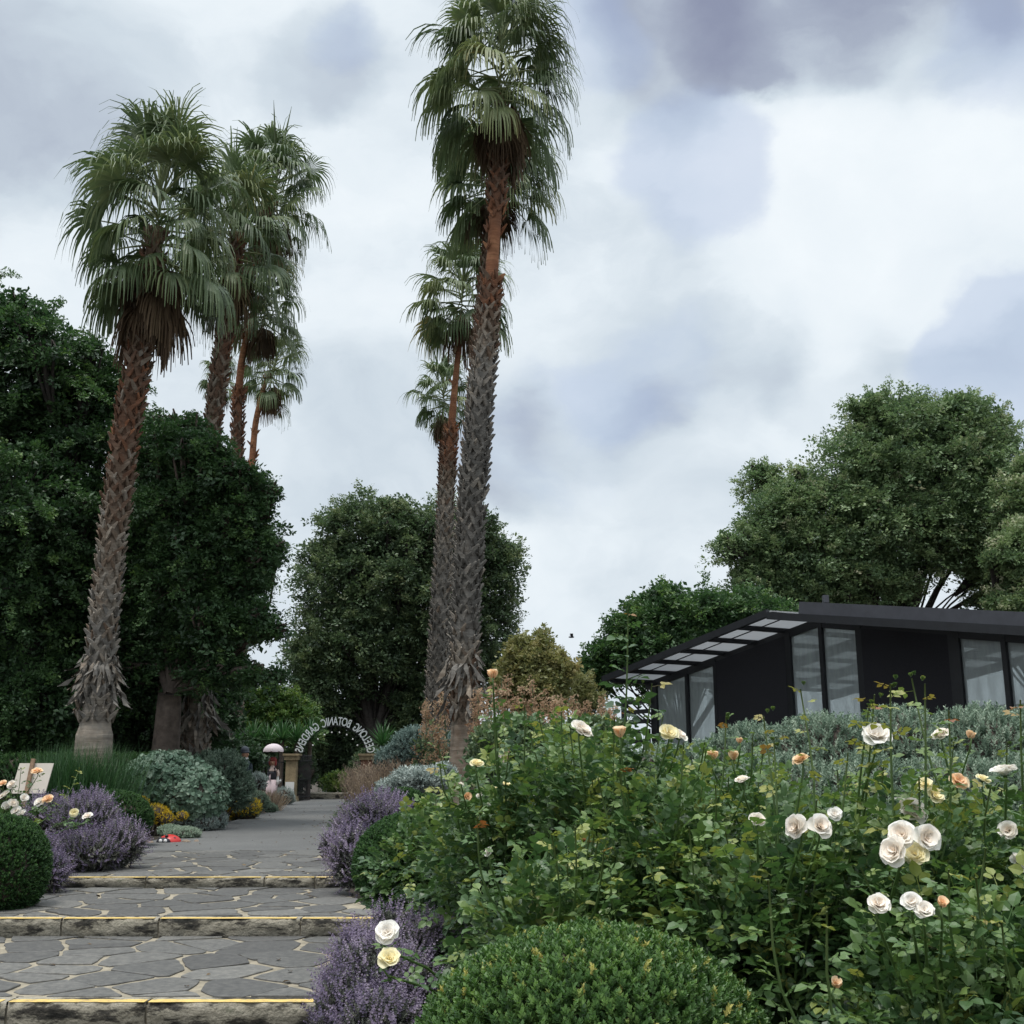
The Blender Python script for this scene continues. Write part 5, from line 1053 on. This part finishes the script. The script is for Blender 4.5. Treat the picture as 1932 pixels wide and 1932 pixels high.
rose_bush('rose bush behind the leftmost one with buds reaching past the palm foot', 0, 6.5, .5, 1.62, 850, [(900, 1441, 13, 6., 'lemon'), (930, 1277, 11, 5.9, 'peachb'), (880, 1505, 8, 6.2, 'peachb'), (905, 1500, 8, 6.2, 'white')], [(930, 1290, 5.9, .62), (830, 1440, 6., .8), (990, 1330, 6.2, .6), (870, 1480, 6, .6), (960, 1420, 6.1, .65)])
rose_bush('rose bush low on the right bed behind the front box dome', .95, 5.15, .42, 1.0, 620, [], [(1300, 1560, 4.8, .7), (1220, 1600, 4.8, .74), (1150, 1640, 4.9, .76)], low=-.05)
rose_bush('dark low rose bush in the bottom right corner', 1.55, 3.95, .42, .80, 620, [], [(1450, 1660, 3.7, .62), (1560, 1720, 3.6, .6)], low=-.05)
rose_bush('rose bush filling the far right corner beside the frame edge', 2.25, 4.1, .45, .95, 560, [], [(1890, 1740, 3.8, .6)], low=-.05)
rose_bush('far low rose bush beside the narrow white board', -.5, 9.2, .6, 1.25, 700, [(940, 1490, 9, 8.6, 'lemon'), (870, 1480, 7, 8.6, 'cream'), (920, 1520, 7, 8.6, 'white'), (955, 1480, 9, 8.6, 'lemon')], [(820, 1490, 8.8, .6)], size=.14)
rose_bush('far rose bush under the tallest palm foot', .35, 9.5, .75, 1.95, 1000, [(1010, 1500, 7, 9.4, 'white')], [(1000, 1420, 9.5, .6)], size=.14)
rose_bush('rose bush in the second row before the silver saltbush', 1.25, 6.9, .6, 1.62, 800, [(1395, 1400, 7, 6.5, 'peachb')], [(1420, 1400, 6.5, .6)])
rose_bush('second-row rose bush toward the right edge', 2.4, 6.6, .6, 1.42, 800, [(1830, 1390, 9, 6.3, 'peachb')], [(1800, 1400, 6.2, .75), (1900, 1400, 6.2, .6)])
# small white rose at the far left
GR = 'white roses on the left side'
rose_bush('white and pink rose bush cut by the left edge in front of the sign board', -6.75, 14.2, .55, 1.0, 600, [(x, y, 8 + (i % 3), 13.6, k) for i, (x, y, k) in enumerate([(5, 1478, 'peach'), (22, 1480, 'cream'), (8, 1500, 'cream'), (46, 1505, 'white'), (74, 1513, 'white'), (30, 1530, 'white'), (12, 1520, 'white'), (40, 1535, 'white'), (90, 1508, 'peach'), (5, 1545, 'white'), (25, 1515, 'cream'), (70, 1455, 'peach'), (140, 1533, 'lemon'), (165, 1540, 'cream')])], [(40, 1450, 14, .5), (150, 1450, 15, .8, .9)], zg=.1, size=.14)
# litter on the path
m_ = 260; yy = rng.uniform(7.6, 36, m_) ** 1.0; side = rng.random(m_); ff = np.where(rng.random(m_) < .6, np.where(side < .5, rng.random(m_) * .12, 1 - rng.random(m_) * .12), rng.random(m_))
pz = np.array([ZL[1] if y < 10.65 else ZL[2] if y < 13.25 else ZL[3] for y in yy]) + .022; px_ = np.array([le(y) + (re_(y) - le(y)) * f_ for y, f_ in zip(yy, ff)])
ok = (np.abs(yy - 7.8) > .25) & (np.abs(yy - 10.65) > .25) & (np.abs(yy - 13.25) > .25); lm = MB(); k_ = int(ok.sum())
d_ = rdir(k_) * [1, 1, .1]; lm.inst(LF, frames(d_, np.tile([0, 0, 1.], (k_, 1)) + rdir(k_) * .3, rng.uniform(.02, .07, k_)), np.stack([px_, yy, pz], 1)[ok], rng.random(k_))
tag(lm.build('fallen_leaves', M_palmdead), 'scattered small brown fallen leaves on the path', 'leaf litter', kind='stuff')
# bird
q = P(1078, 1202, 60); mb = MB(); blob(mb, q, (.16, .06, .05)); mb.add([q + [0, 0, .02], q + [-.1, .3, .16], q + [.08, .32, .16], q + [.1, 0, .02]], [(0, 1, 2, 3)]); mb.add([q + [0, 0, .02], q + [-.1, -.3, .16], q + [.08, -.32, .16], q + [.1, 0, .02]], [(0, 1, 2, 3)])
tag(mb.build('flying_bird', M_cloth, origin=q), 'tiny dark bird flying in the sky right of the middle tree', 'bird')
